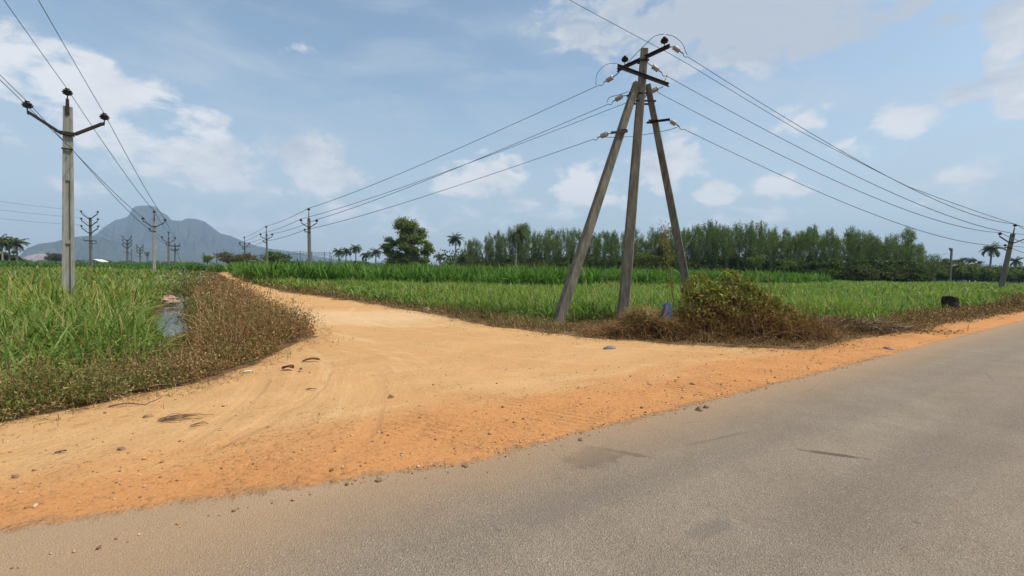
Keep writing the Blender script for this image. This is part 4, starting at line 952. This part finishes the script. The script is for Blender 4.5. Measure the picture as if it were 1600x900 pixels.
# ------------------------------------------------------------------ trees
GREEN_E = [(.090,.135,.036),(.066,.105,.026),(.120,.165,.045),(.16,.195,.062)]
def tube_mesh(name, lst, mat_, parent):
    pm = PM()
    for pts, r0, r1 in lst: pm.tube(pts, r0, 6, r1)
    return pm.build(name, mat_, parent)
def copy_tree(src, loc, sc_=1.0, rz=0., sz=None):
    c = src.copy(); COL.objects.link(c); c.location = loc; c.rotation_euler = (0,0,rz); c.scale = (sc_, sc_, sz or sc_)
    for ch in src.children:
        d = ch.copy(); COL.objects.link(d); d.parent = c
    return c
def eucalyptus(h, seed, label, group):
    root = empty('eucalyptus_tree', (0,0,0), label, 'eucalyptus', group); R_ = random.Random(seed)
    lean = R_.uniform(-.3,.3); axis_ = lambda z: Vector((lean*(z/h)**2+.08*math.sin(z*.8+seed), .06*math.cos(z*.7), z))
    limbs = [([axis_(h*i/8) for i in range(9)], .10, .015)]; L = []
    for i in range(34):
        q = R_.uniform(.12, 1)**.8; z = h*q; a_ = R_.uniform(0,6.28); r = (1.10*math.sin(math.pi*min(1,(1.06-q)*1.35+.08))**.8+.12)*R_.uniform(.5,1.1)
        p0 = axis_(z*.93); e = axis_(z)+Vector((math.cos(a_)*r, math.sin(a_)*r, R_.uniform(.0,.6)))
        limbs.append(([p0, p0.lerp(e,.5)+Vector((0,0,.08)), e], .028, .01))
        k = int(66*(1 if q > .4 else .75)); L.append((e, k, .36 if q > .45 else .34))
    P = np.concatenate([np.array(tuple(e))+rng.normal(0,1,(k,3))*np.array((s_*.75,s_*.75,s_*1.25)) for e, k, s_ in L])
    c = pal(GREEN_E, len(P), .28)*R_.uniform(.72,1.18)
    tube_mesh('trunk', limbs, 'bark_pale', root)
    obj('crown', np_mesh('crown', *cards(P, rng.uniform(.10,.22,len(P)), .30, c, (0,0,-1), .55)), 'leaf', root)
    return root
def broadleaf(name, label, cat, group, lobes, colors, trunk_h, density=1.0, leaf=.13, seed=0, trunk_r=.16, mat_t='bark_dark', hollow=.35, dark=None):
    """lobes: (x,y,z,rx,ry,rz,n)"""
    root = empty(name, (0,0,0), label, cat, group); R_ = random.Random(seed); P, C, limbs = [], [], []
    base = Vector((0,0,0)); fork = Vector((R_.uniform(-.2,.2), 0, trunk_h)); limbs.append(([base, base.lerp(fork,.5)+Vector((.08,0,0)), fork], trunk_r, trunk_r*.7))
    for (x, y, z, rx, ry, rz, n_) in lobes:
        c_ = Vector((x, y, z)); limbs.append(([fork, fork.lerp(c_,.5)+Vector((R_.uniform(-.2,.2),0,.15)), c_], trunk_r*.5, trunk_r*.15))
        nb = max(5, int(n_/110)); tint = 1+R_.uniform(-.16,.16)
        for b_ in range(nb):
            d = Vector((R_.gauss(0,1), R_.gauss(0,1), R_.gauss(0,1))).normalized(); q = R_.uniform(.45,1.02)
            cc = Vector((x+d.x*rx*q, y+d.y*ry*q, z+d.z*rz*q)); limbs.append(([c_, c_.lerp(cc,.6)+Vector((0,0,.06)), cc], trunk_r*.14, trunk_r*.05))
            k = int(n_/nb*density); sp = .27*(rx+ry+rz)/3*R_.uniform(.8,1.3)
            P.append(np.array(tuple(cc))+rng.normal(0,1,(k,3))*np.array((sp,sp,sp*.62))); C.append(pal(colors, k, .2)*tint*R_.uniform(.85,1.18))
    P = np.concatenate(P); C = np.concatenate(C); P[:,2] = np.maximum(P[:,2], .08)
    tube_mesh('trunk', limbs, mat_t, root)
    obj('crown', np_mesh('crown', *cards(P, leaf*rng.uniform(.6,1.35,len(P)), .55, C)), 'leaf', root)
    return root
def palm(label, h, seed, fl=2.7, nf=24, group=None, thin=1.0, r=.14):
    root = empty('coconut_palm', (0,0,0), label, 'palm tree', group); R_ = random.Random(seed)
    bend = R_.uniform(-.5,.5); tr = [Vector((bend*(i/8)**2, 0, h*i/8)) for i in range(9)]
    tube_mesh('trunk', [(tr, r*1.15, r*.75)], 'bark_pale', root); top = tr[-1]; parts = []
    for f_ in range(nf):
        a_ = f_*2.4+R_.uniform(-.3,.3); up = R_.uniform(-.5,1.35); L = fl*R_.uniform(.8,1.1); th = up; p = Vector(top); pts = [Vector(p)]
        for i in range(12):
            th -= (.06+.10*math.cos(up)*1.0)*(1 if up > 0 else .6); p = p+Vector((math.cos(th)*math.cos(a_), math.cos(th)*math.sin(a_), math.sin(th)))*L/12; pts.append(Vector(p))
        dead = up < -.32
        PP, AA = [], []
        for i in range(1, 13):
            for sg in (-1, 1):
                for sub in (0, .5):
                    q = pts[i].lerp(pts[i-1], sub); PP.append(tuple(q)); AA.append(a_+sg*R_.uniform(1.0,1.35))
        k = len(PP); tt = np.repeat(np.arange(1, 13), 4)/12
        ll = .62*fl/2.7*np.sin(np.pi*(tt*.85+.12))**.6+.1
        c = pal([(.13,.085,.04)] if dead else [(.070,.105,.032),(.052,.082,.026),(.10,.13,.045),(.12,.135,.055)], k, .15)
        parts.append(blades(np.array(PP), np.array(AA), ll, np.full(k, .075*thin), np.full(k, -.25)+rng.uniform(-.3,.3,k), np.full(k, .75), 2, c))
        n1 = 12; rp = np.array([tuple(v) for v in pts[:-1]]); d = np.array([tuple(pts[i+1]-pts[i]) for i in range(12)]); ln = np.linalg.norm(d, axis=1)
        parts.append(blades(rp, np.full(12, a_), ln*1.02, np.full(12, .07*thin), np.arcsin(np.clip(d[:,2]/ln,-1,1)), np.zeros(12), 1, pal([(.12,.13,.05)], 12, .05), prof=.2))
    obj('crown', np_mesh('crown', *merge(parts)), 'leaf', root)
    return root
# eucalyptus plantation
EG = 'slender eucalyptus trees of the plantation'; EL = 'slender tall eucalyptus among the close rows of the plantation beyond the cane'
tmpl = [eucalyptus(12, s_, EL, EG) for s_ in range(8)]
front = [(716,150),(800,128),(900,112),(1000,104),(1100,98),(1200,95),(1300,93),(1400,96),(1446,100)]
toppx = [(716,384),(735,374),(760,371),(780,366),(818,354),(830,362),(850,356),(870,361),(900,362),(940,366),(1000,366),(1045,358),(1065,353),(1085,355),(1107,348),(1140,356),(1170,351),(1200,358),(1230,362),(1260,356),(1290,360),(1330,360),(1350,366),(1380,361),(1420,366),(1435,372),(1446,388),(1456,398),(1466,406)]
used = [False]*8; cnt = 0
for row in range(7):
    px = 722+row*4
    while px < 1466-row*6:
        D = float(np.interp(px, *zip(*front)))+row*3.2+random.uniform(-.8,.8)
        jx = px+random.uniform(-4,4); ty = float(np.interp(jx, *zip(*toppx)))
        h = (at(jx, ty, D).z)*random.uniform(.74,1.06) if row < 4 else at(jx, ty, D).z*random.uniform(.70,.98)
        i = random.randrange(8); loc = col(jx, D, -.1); s_ = h/12*1.0
        ws = random.uniform(.70,.98)*max(.85, s_)
        if not used[i]:
            used[i] = True; t_ = tmpl[i]; t_.location = loc; t_.rotation_euler = (0,0,random.uniform(0,6)); t_.scale = (ws, ws, s_)
        else: t_ = copy_tree(tmpl[i], loc, ws, random.uniform(0,6), s_)
        cnt += 1; px += random.uniform(12, 22)*(1.15 if row > 3 else 1)
print('eucalyptus', cnt)
# undergrowth shrubs
def place(tm, i, used, loc, sx, sz, label=None):
    if i not in used: used.add(i); o = tm[i]; o.location = loc; o.rotation_euler = (0,0,random.uniform(0,6)); o.scale = (sx, sx, sz)
    else: o = copy_tree(tm[i], loc, sx, random.uniform(0,6), sz)
    if label: o['label'] = label
    return o
def lobes(n_, R, zc, r, k, seed, flat=.75):
    R_ = random.Random(seed); return [(R_.uniform(-R,R), R_.uniform(-R,R), zc+R_.uniform(-.35,.45)*r, r*R_.uniform(.7,1.2), r*R_.uniform(.7,1.2), r*flat*R_.uniform(.8,1.2), k) for _ in range(n_)]
UG = [(.055,.080,.022),(.042,.064,.018),(.075,.10,.026),(.095,.12,.034)]
und = [broadleaf('undergrowth_shrub', 'dim green shrub among the trunks at the foot of the eucalyptus plantation', 'shrub', 'undergrowth shrubs below the plantation', lobes(5, .8, 1.0, .85, 330, 20+s_), UG, .6, 1, .15, s_, .06) for s_ in range(4)]
us = set()
for k in range(110):
    px = 735+k*5.3+random.uniform(-3,3)
    if px > 1310: break
    D = float(np.interp(px, *zip(*front)))-1+random.uniform(-1.5,14); s_ = random.uniform(1.1,1.9); place(und, k % 4, us, col(px, D, -.1), s_, s_*random.uniform(1.0,1.5))
DK = [(.050,.068,.020),(.038,.055,.016),(.070,.090,.026),(.095,.110,.035)]
dsh = [broadleaf('dark_shrub', 'dense dark green rounded shrub at the right front corner of the plantation', 'shrub', 'dark shrubs at the plantation corner', lobes(7, 1.3, 1.7, 1.25, 420, 40+s_), DK, .9, 1, .17, s_, .1) for s_ in range(3)]
us = set()
for k, (px, D, s_) in enumerate([(1266,90,.75),(1283,88,1.0),(1300,89,1.1),(1318,87,1.15),(1334,88,1.3),(1350,87,1.1),(1366,89,1.25),(1382,88,1.1),(1398,88,1.3),(1414,89,1.15),(1428,91,1.1),(1440,95,1.0),(1325,92,1.5),(1358,93,1.6),(1392,93,1.6),(1420,95,1.5)]): place(dsh, k % 3, us, col(px, D, -.1), s_, s_*random.uniform(.8,1.05))
TH = [(.085,.070,.034),(.065,.055,.026),(.10,.085,.045),(.062,.066,.026)]
th = [broadleaf('bare_thicket', 'brownish half bare thicket at the left end of the plantation', 'shrub', 'brown thicket shrubs at the left end', lobes(6, 1.4, 1.3, 1.1, 420, 60+s_), TH, .5, 1, .15, s_, .08) for s_ in range(2)]
us = set()
for k in range(17): place(th, k % 2, us, col(722+k*8.5+random.uniform(-2,2), float(np.interp(722+k*8.5, *zip(*front)))-6, -.1), random.uniform(1.1,1.7), random.uniform(1.0,1.8))
# right hedge belt
HG = [(.095,.125,.034),(.12,.145,.042),(.070,.098,.028),(.14,.16,.05)]
hg = [broadleaf('hedge_tree', 'bushy yellow green tree in the hedge belt right of the plantation', 'hedge tree', 'hedge trees behind the right field', lobes(7, 1.5, 2.3, 1.35, 360, 80+s_), HG, 1.2, 1, .18, s_, .1) for s_ in range(4)]
us = set(); k = 0; px = 1446
while px < 1720:
    for row in (0, 1):
        D = 118+row*12+random.uniform(-3,3); s_ = random.uniform(.9,1.3); place(hg, k % 4, us, col(px+row*4, D, -.1), s_, s_*random.uniform(.85,1.1)*(1+.12*row)); k += 1
    px += 9.5
# individual trees
def single(root, px, D, z=0., sx=1., rz=0.): root.location = col(px, D, z); root.scale = (sx, sx, sx); root.rotation_euler = (0,0,rz); return root
BT = [(.14,.18,.040),(.105,.145,.032),(.18,.21,.052),(.20,.21,.07)]
single(broadleaf('broadleaf_tree', 'large spreading tree with an uneven crown standing alone beyond the tall cane', 'tree', None,
    [(-.4,0,10.6,2.3,2,1.9,1500),(1.2,.5,9.2,2.4,2.2,1.8,1600),(-1.2,.3,8.2,2.0,2.0,1.8,1300),(.6,-.3,6.6,2.8,2.4,1.9,1500),(-4.2,0,7.0,1.6,1.5,1.5,700),(-5.0,.3,5.6,1.5,1.4,1.1,420),(-3.6,0,3.6,2.2,2,1.7,1100),(3.9,0,7.0,1.4,1.4,1.2,320),(4.8,.2,5.6,1.3,1.3,1.3,260),(3.6,0,4.0,2.0,1.8,1.6,750),(-.4,0,3.4,2.8,2.2,1.9,1400),(-2.8,0,1.6,2.4,2,1.3,800),(2.4,0,1.7,2.6,2,1.3,900)], BT, 2.6, 2.7, .20, 3, .34, 'bark_pale'), 637, 110, 0, 1.0)
single(broadleaf('broadleaf_tree', 'low spreading yellow green tree in front of the plantation behind the pole', 'tree', None, [(-2.6,0,4.1,1.6,1.4,.9,700),(-.8,0,4.4,1.6,1.4,1.0,700),(1.2,0,4.0,1.8,1.4,1.0,800),(3.0,0,4.6,1.6,1.4,1.2,700),(0,0,2.6,2.6,1.5,1.0,600)], [(.13,.15,.035),(.10,.12,.03),(.16,.17,.045)], 2.2, 1, .15, 8, .16), 1012, 92)
single(broadleaf('broadleaf_tree', 'dark rounded tree with reddish tips right of the yellow green tree', 'tree', None, lobes(7, 1.6, 5.6, 1.5, 480, 7), [(.085,.075,.03),(.06,.065,.025),(.13,.095,.045)], 2.4, 1, .15, 9, .16), 1036, 94)
single(broadleaf('young_tree', 'small pale trunked young tree with light leaves in front of the plantation', 'young tree', None, [(0,0,4.4,1.3,1.2,1.0,600),(.4,0,3.5,1.1,1,.8,350)], [(.12,.15,.04),(.15,.18,.055)], 2.9, 1, .13, 12, .09, 'bark_pale'), 1180, 88)
single(broadleaf('young_tree', 'second light green young tree farther right before the plantation', 'young tree', None, [(0,0,3.6,1.4,1.2,1.1,560)], [(.11,.14,.04),(.14,.16,.05)], 2.2, 1, .13, 14, .08, 'bark_pale'), 1227, 88)
single(broadleaf('brown_bush', 'wide brownish bush beside the end of the dirt track', 'bush', None, lobes(9, 2.2, 2.3, 1.5, 520, 91), [(.13,.105,.05),(.10,.09,.04),(.16,.12,.06),(.09,.10,.04)], 1.0, 1, .15, 15, .14), 371, 108, 0, 1.12)
single(broadleaf('grey_bush', 'bare greyish bush between the brown bush and the green bush', 'bush', None, lobes(5, 1.8, 1.9, 1.1, 260, 95), [(.15,.12,.085),(.12,.10,.07)], .8, 1, .12, 16, .1), 398, 106, 0, 1.25)
single(broadleaf('green_bush', 'dense bright green rounded bush behind the tall cane', 'bush', None, lobes(9, 1.7, 2.5, 1.5, 560, 97), [(.085,.12,.03),(.065,.10,.025),(.11,.15,.04)], 1.0, 1, .15, 17, .14), 429, 106, 0, 1.15)
single(broadleaf('small_tree', 'lone small tree on the horizon left of the track end', 'tree', None, lobes(5, .9, 2.6, 1.0, 330, 99), BT, 1.2, 1, .16, 18, .1), 325, 150, 0, 1.25)
for i, (px, D, s_, lb) in enumerate([(462,150,.9,'low dark bush under the left end of the steel gantry'),(484,152,.8,'low dark bush under the middle of the steel gantry'),(505,150,.9,'low dark bush under the right end of the steel gantry'),(566,160,1.2,'dark bush below the group of palms'),(700,170,.9,'low bush left of the tall palm'),(85,300,2.4,'far dark tree clump low on the horizon behind the left pole'),(0,135,1.5,'dark bush at the foot of the left edge palms'),(24,138,1.1,'small bush right of the left edge palms'),(1462,125,1.3,'dark tree at the near end of the hedge belt')]):
    o = copy_tree(dsh[i % 3], col(px, D, -.1), s_, i*1.3); o['label'] = lb; o['category'] = 'bush'; del o['group']
# flat topped trees and palms at the right
single(broadleaf('flat_topped_tree', 'flat topped reddish brown tree behind the hedge belt', 'tree', None, [(-4,0,8.4,3,2,1.1,600),(-.5,0,9.2,3,2,1.2,700),(3,0,8.6,3,2,1.2,700),(5.6,0,7.6,2,2,1.1,400)], [(.060,.060,.026),(.085,.070,.035),(.045,.055,.02)], 5.5, 1, .22, 20, .25), 1505, 190, 0, .92)
single(broadleaf('broadleaf_tree', 'round green tree just right of the thin plain pole behind hedge', 'tree', None, lobes(6, 1.8, 6.2, 1.8, 420, 121), DK, 3, 1, .2, 21, .2), 1472, 180, 0, 1.05)
P_ = [('lone coconut palm with round crown rising behind the right hedge', 9.0, 1545, 120, 2.9), ('small palm showing behind the leaning right pole', 8.4, 1584, 190, 2.9),
      ('tall coconut palm at the left corner of the plantation', 10.6, 712, 145, 3.0), ('large bushy palm standing before the plantation trees', 10.0, 805, 108, 3.2),
      ('short distant palm right of the large spreading tree', 6.6, 687, 215, 3.2), ('leaning palm leftmost of the palm group beyond the cane', 7.6, 529, 195, 3.2),
      ('second palm of the group beyond the cane', 8.0, 540, 200, 3.0), ('tallest palm in the middle of the group beyond the cane', 9.4, 556, 200, 3.2),
      ('shorter palm right of the tallest in the group', 6.6, 572, 195, 3.0), ('rightmost palm of the group next to the spreading tree', 7.6, 587, 190, 3.0),
      ('coconut palm cut by the left picture edge', 7.2, 4, 130, 2.9), ('coconut palm second from the left picture edge', 6.6, 15, 132, 2.8), ('coconut palm at the right of the left edge group', 6.4, 27, 128, 2.8),
      ('young palm low beside the tall corner palm', 4.6, 722, 145, 2.6)]
for i, (lb, h, px, D, fl) in enumerate(P_): single(palm(lb, h, i, fl, 26, None, 1.5+D/120, .16+D/2000), px, D, -.1, 1.0, i*1.1)
# far tree lines beyond (woods that read as one mass)
def far_wood(name, x0, x1, D, h, n_, label, colors=DK):
    P = []
    for i in range(n_):
        px = random.uniform(x0, x1); c_ = col(px, D+random.uniform(-12,12), 0); hh = h*random.uniform(.5,1.0); k = 150
        P.append(np.array((c_.x, c_.y, hh*.5))+np.clip(rng.normal(0,1,(k,3)), -1.7, 1.7)*np.array((h*.33,h*.33,hh*.26)))
    P = np.concatenate(P); P[:,2] = np.maximum(P[:,2], 0); tag(obj(name, np_mesh(name, *cards(P, min(.42, h*.075)*rng.uniform(.6,1.3,len(P)), .6, pal(colors, len(P), .2))), 'leaf'), label, 'wood', None, 'stuff')
far_wood('distant_wood', -150, 345, 620, 5.5, 130, 'thin distant line of trees at the foot of the hills')
far_wood('distant_wood', 440, 760, 330, 6.0, 90, 'distant line of trees behind the palms and the spreading tree')
far_wood('distant_wood', 705, 1445, 172, 9.0, 260, 'dark far side of the plantation seen between its trunks')
far_wood('distant_wood', 1440, 1760, 230, 5.5, 70, 'distant trees behind the hedge belt at the right')
# ------------------------------------------------------------------ small structures
b0 = col(485, 160, 0); root = empty('substation_gantry', b0, 'grey steel gantry frame of a substation behind the cane', 'gantry')
def post(x, y, h, name='post'):
    pm = PM(); pm.beam((x,y,-.1), (x,y,h), .28, .28, .22, .22, None, 1, .1); pm.build(name, 'grey_steel', root)
for x in (-7.2,-3.4,.4,4.6): post(x, 0, 6.4 if x != -7.2 else 5.6)
post(-5.6, 5, 6.4); post(4.6, 5, 6.6); post(7.0, 0, 5.2)
pm = PM()
for y, z in ((0,5.55),(0,5.0),(5,6.2),(5,5.7)): pm.beam((-8.0,y,z+.25), (5.4,y,z), .12, .12, .12, .12, None, 1, .1)
for i in range(13):
    x = -8+i*1.05; pm.beam((x,0,5.1+.02*i), (x+.5,0,5.7-.02*i), .07, .07, .07, .07, None, 1); pm.beam((x,5,5.8), (x+.5,5,6.25), .07, .07, .07, .07, None, 1)
pm.beam((5.4,0,5.2), (8.6,1,4.4), .10, .10, .10, .10, None, 1); pm.build('truss', 'grey_steel', root)
def hut(px, D, w, d, h, wallm, label, roofm='grey_steel', gable=True):
    root = empty('shed', col(px, D, 0), label, 'shed'); pm = PM(); pm.beam((0,0,-.1), (0,0,h), w, d, w, d, (1,0,0), 1, .01); pm.build('wall', wallm, root, False)
    pm = PM(); ov = .25; rise = w*.16 if gable else .12
    pr = [(-w/2-ov, h+.003), (0, h+rise), (w/2+ov, h+.003), (w/2+ov, h+.12), (0, h+rise+.14), (-w/2-ov, h+.12)]
    pm.ring_tube([[Vector((x, -d/2-ov, z)) for x, z in pr], [Vector((x, d/2+ov, z)) for x, z in pr]]); pm.build('roof', roofm, root, False)
    pm = PM(); pm.beam((w*.15,-d/2-.02,0), (w*.15,-d/2-.02,h*.75), w*.16, .03, w*.16, .03, (1,0,0), 1, .01); pm.build('door', 'rust_metal', root, False)
hut(152.5, 260, 7.0, 5, 1.9, 'white_wash', 'low white roofed shed on the horizon right of the near left pole', 'white_wash')
hut(391, 98, 1.3, 1.3, 2.3, 'rock_grey', 'small grey concrete pump hut beside the end of the track', 'concrete_far', False)
hut(1507, 175, 5, 4, 5.6, 'white_wash', 'small white walled building peeping over the right hedge', 'grey_steel')
# low dark line under the hedge, drawn as rails and posts
b0 = col(1442, 112, 0); b1 = col(1700, 116, 0); d = b1-b0; root = empty('dark_rail_line', b0, 'low dark line of rails and posts under the hedge belt at the end of the right field', 'rails')
pm = PM(); pm.beam((0,0,.55), tuple(d+Vector((0,0,.55))), .08, .06, .08, .06, (0,0,1), 1); pm.beam((0,0,.95), tuple(d+Vector((0,0,.95))), .06, .05, .06, .05, (0,0,1), 1); pm.build('rail', 'stump_wood', root)
for i in range(22):
    q = d*(i/21); pm = PM(); pm.beam((q.x,q.y+.05,-.1), (q.x,q.y+.05,1.3), .12, .10, .10, .10, None, 1, .1); pm.build('post', 'stump_wood', root)
# ------------------------------------------------------------------ haze
HZ = 'haze'
bm = bmesh.new(); bmesh.ops.create_cube(bm, size=1); me = bpy.data.meshes.new(HZ); bm.to_mesh(me); bm.free()
for v in me.vertices: v.co = Vector((v.co.x*12400, (v.co.y+.5)*6900-320, (v.co.z+.5)*640-4))
m, nt, n, l = mat('haze_air'); o_ = n.new('ShaderNodeOutputMaterial'); vp = n.new('ShaderNodeVolumePrincipled')
vp.inputs['Color'].default_value = (.56,.76,1.0,1); vp.inputs['Density'].default_value = .00016; vp.inputs['Anisotropy'].default_value = .0
l.new(vp.outputs[0], o_.inputs['Volume']); M['haze_air'] = m
tag(obj(HZ, me, 'haze_air'), 'pale blue air haze fading the mountain', 'haze', None, 'stuff')
# ------------------------------------------------------------------ sky, sun
SUN_EL = 57; SUN_AZ = math.radians(100)        # azimuth clockwise from +Y
w = bpy.data.worlds.new('World'); sc.world = w; w.use_nodes = True; nt = w.node_tree; nt.nodes.clear(); n = nt.nodes; l = nt.links; b = NB(nt)
sky = n.new('ShaderNodeTexSky'); sky.sky_type = 'NISHITA'; sky.sun_disc = False; sky.sun_elevation = math.radians(SUN_EL); sky.sun_rotation = SUN_AZ
sky.air_density = 1.0; sky.dust_density = 2.0; sky.ozone_density = 1.0; sky.altitude = 100
d = b.coord('Generated'); sp = n.new('ShaderNodeSeparateXYZ'); l.new(d, sp.inputs[0])
az = b.math('ARCTAN2', sp.outputs[0], sp.outputs[1]); el = b.math('ARCSINE', sp.outputs[2])
ang = n.new('ShaderNodeCombineXYZ'); l.new(az, ang.inputs[0]); l.new(el, ang.inputs[1]); A = ang.outputs[0]
warp = b.mapping(A, scale=(1,1.7,1))
n1 = b.noise(warp, 12, 9, .6, .3); n2 = b.noise(b.mapping(warp, loc=(3.1,1.7,0)), 3.2, 6, .55, .2); n3 = b.noise(b.mapping(warp, loc=(0,.02,.3)), 26, 6, .6)
clouds = [(20,90,75,38,.9),(110,130,115,34,1.0),(210,150,75,26,.85),(60,160,90,26,.6),(270,238,105,26,1.0),(340,268,80,30,.95),(230,262,95,22,.6),(480,240,52,26,1.0),(500,272,62,28,.95),(430,300,90,28,.5),(762,272,52,24,1.05),(728,290,42,15,.95),
  (960,20,90,38,.8),(1100,35,150,52,1.0),(1240,40,110,42,1.0),(1170,85,95,22,.8),(1350,0,110,30,.8),(905,50,60,22,.75),(1570,70,38,46,.95),(1598,120,36,50,.95),(1545,100,24,20,.5),(1062,245,32,30,1.0),(1035,270,48,24,.95),(1125,302,38,14,1.05),(1412,190,54,20,.95),(1250,183,32,20,.95),(1290,165,18,12,.7),(1205,287,50,20,.9),(1500,150,40,22,.55),(925,292,52,28,.95),(950,310,36,15,.75),(840,330,70,20,.45),(1560,310,90,28,.5),(1530,275,50,20,.6),(450,75,38,22,.35),(1420,310,70,16,.35),(560,330,120,26,.5),(380,350,110,22,.45),(300,195,60,30,.6),(560,255,40,18,.4),(700,345,110,18,.45),(1340,230,60,20,.4),(1130,345,90,18,.5),(1450,60,60,30,.45),(120,290,60,18,.45),(20,200,60,26,.4),(640,330,90,20,.3),(150,215,110,30,.25)]
acc = None
for cx, cy, rx, ry, k in clouds:
    r0 = ray(cx, cy).normalized(); a0, e0 = math.atan2(r0.x, r0.y), math.asin(r0.z)
    cosf = math.cos(a0)**2; ra = rx/F*cosf*1.25; re = ry/F*math.cos(a0)*1.25
    v = b.vmath('MULTIPLY', b.vmath('SUBTRACT', A, (a0, e0, 0)), (1/ra, 1/re, 0))
    f = b.math('MULTIPLY', b.mr(b.vmath('LENGTH', v), 1.45, .0, 0, 1, False), k*1.42)
    acc = f if acc is None else b.math('MAXIMUM', acc, f)
nz = b.math('MULTIPLY', b.math('SUBTRACT', n1, .5), 3.4)
body = b.math('ADD', acc, nz)
dens = b.mr(body, .24, .92, 0, 1, True)
dens = b.math('MULTIPLY', dens, b.mr(acc, .02, .35, 0, 1, True))
# soft shaded undersides and bright tops: compare the field a little above
tone = b.math('ADD', b.math('MULTIPLY', n2, .9), b.math('MULTIPLY', n3, .35)); tone = b.math('ADD', tone, b.mr(el, .45, .15, 0, .10)); tone = b.mr(tone, .42, .78, 0, 1, True)
topr = b.mr(b.vmath('LENGTH', b.vmath('MULTIPLY', b.vmath('SUBTRACT', A, (.62,.52,0)), (1.6,4.0,0))), 1.5, .2, 0, .8, True)
hi = b.mix(b.math('SUBTRACT', tone, topr, None, True), (.50,.55,.62), (.88,.87,.88))
thin = b.mr(b.noise(b.mapping(A, scale=(1,3.4,1)), 3.0, 7, .6, .4), .42, .78, 0, .62, True)
lowband = b.mr(el, .02, .42, .6, 0, True)
skyc = b.mix(1.0, sky.outputs[0], (.15,.15,.15), 'MULTIPLY')
TINT = (1.12,1.14,1.03)
skyc = b.mix(1.0, skyc, TINT, 'MULTIPLY')
skyc = b.mix(thin, skyc, (.56,.63,.70)); skyc = b.mix(lowband, skyc, (.50,.58,.67))
fin = b.mix(b.math('MULTIPLY', dens, .92), skyc, hi)
bg = n.new('ShaderNodeBackground'); l.new(fin, bg.inputs[0]); bg.inputs[1].default_value = 1.0
ow = n.new('ShaderNodeOutputWorld'); l.new(bg.outputs[0], ow.inputs[0])
sl = bpy.data.lights.new('sun', 'SUN'); sl.energy = 4.2; sl.angle = math.radians(.55); sl.color = (1,.95,.87); so = bpy.data.objects.new('sun', sl); COL.objects.link(so)
e_ = math.radians(SUN_EL); dirv = Vector((math.sin(SUN_AZ)*math.cos(e_), math.cos(SUN_AZ)*math.cos(e_), math.sin(e_))); so.rotation_mode = 'QUATERNION'; so.rotation_quaternion = dirv.to_track_quat('Z', 'Y'); so.location = dirv*50
# ------------------------------------------------------------------ camera and render settings
cd = bpy.data.cameras.new('camera'); cd.sensor_width = 36; cd.lens = 36*F/1600; cd.clip_start = .05; cd.clip_end = 20000
co_ = bpy.data.objects.new('camera', cd); COL.objects.link(co_); sc.camera = co_
co_.matrix_world = Matrix.Translation((0,0,EYE)) @ Matrix.Rotation(math.pi/2-PITCH, 4, 'X') @ Matrix.Rotation(ROLL, 4, 'Z')
sc.render.engine = 'CYCLES'; sc.cycles.use_denoising = True; sc.cycles.max_bounces = 6; sc.cycles.volume_bounces = 0
sc.cycles.transparent_max_bounces = 4
sc.view_settings.view_transform = 'Standard'; sc.view_settings.look = 'None'; sc.view_settings.exposure = 0.12; sc.view_settings.gamma = 1.0
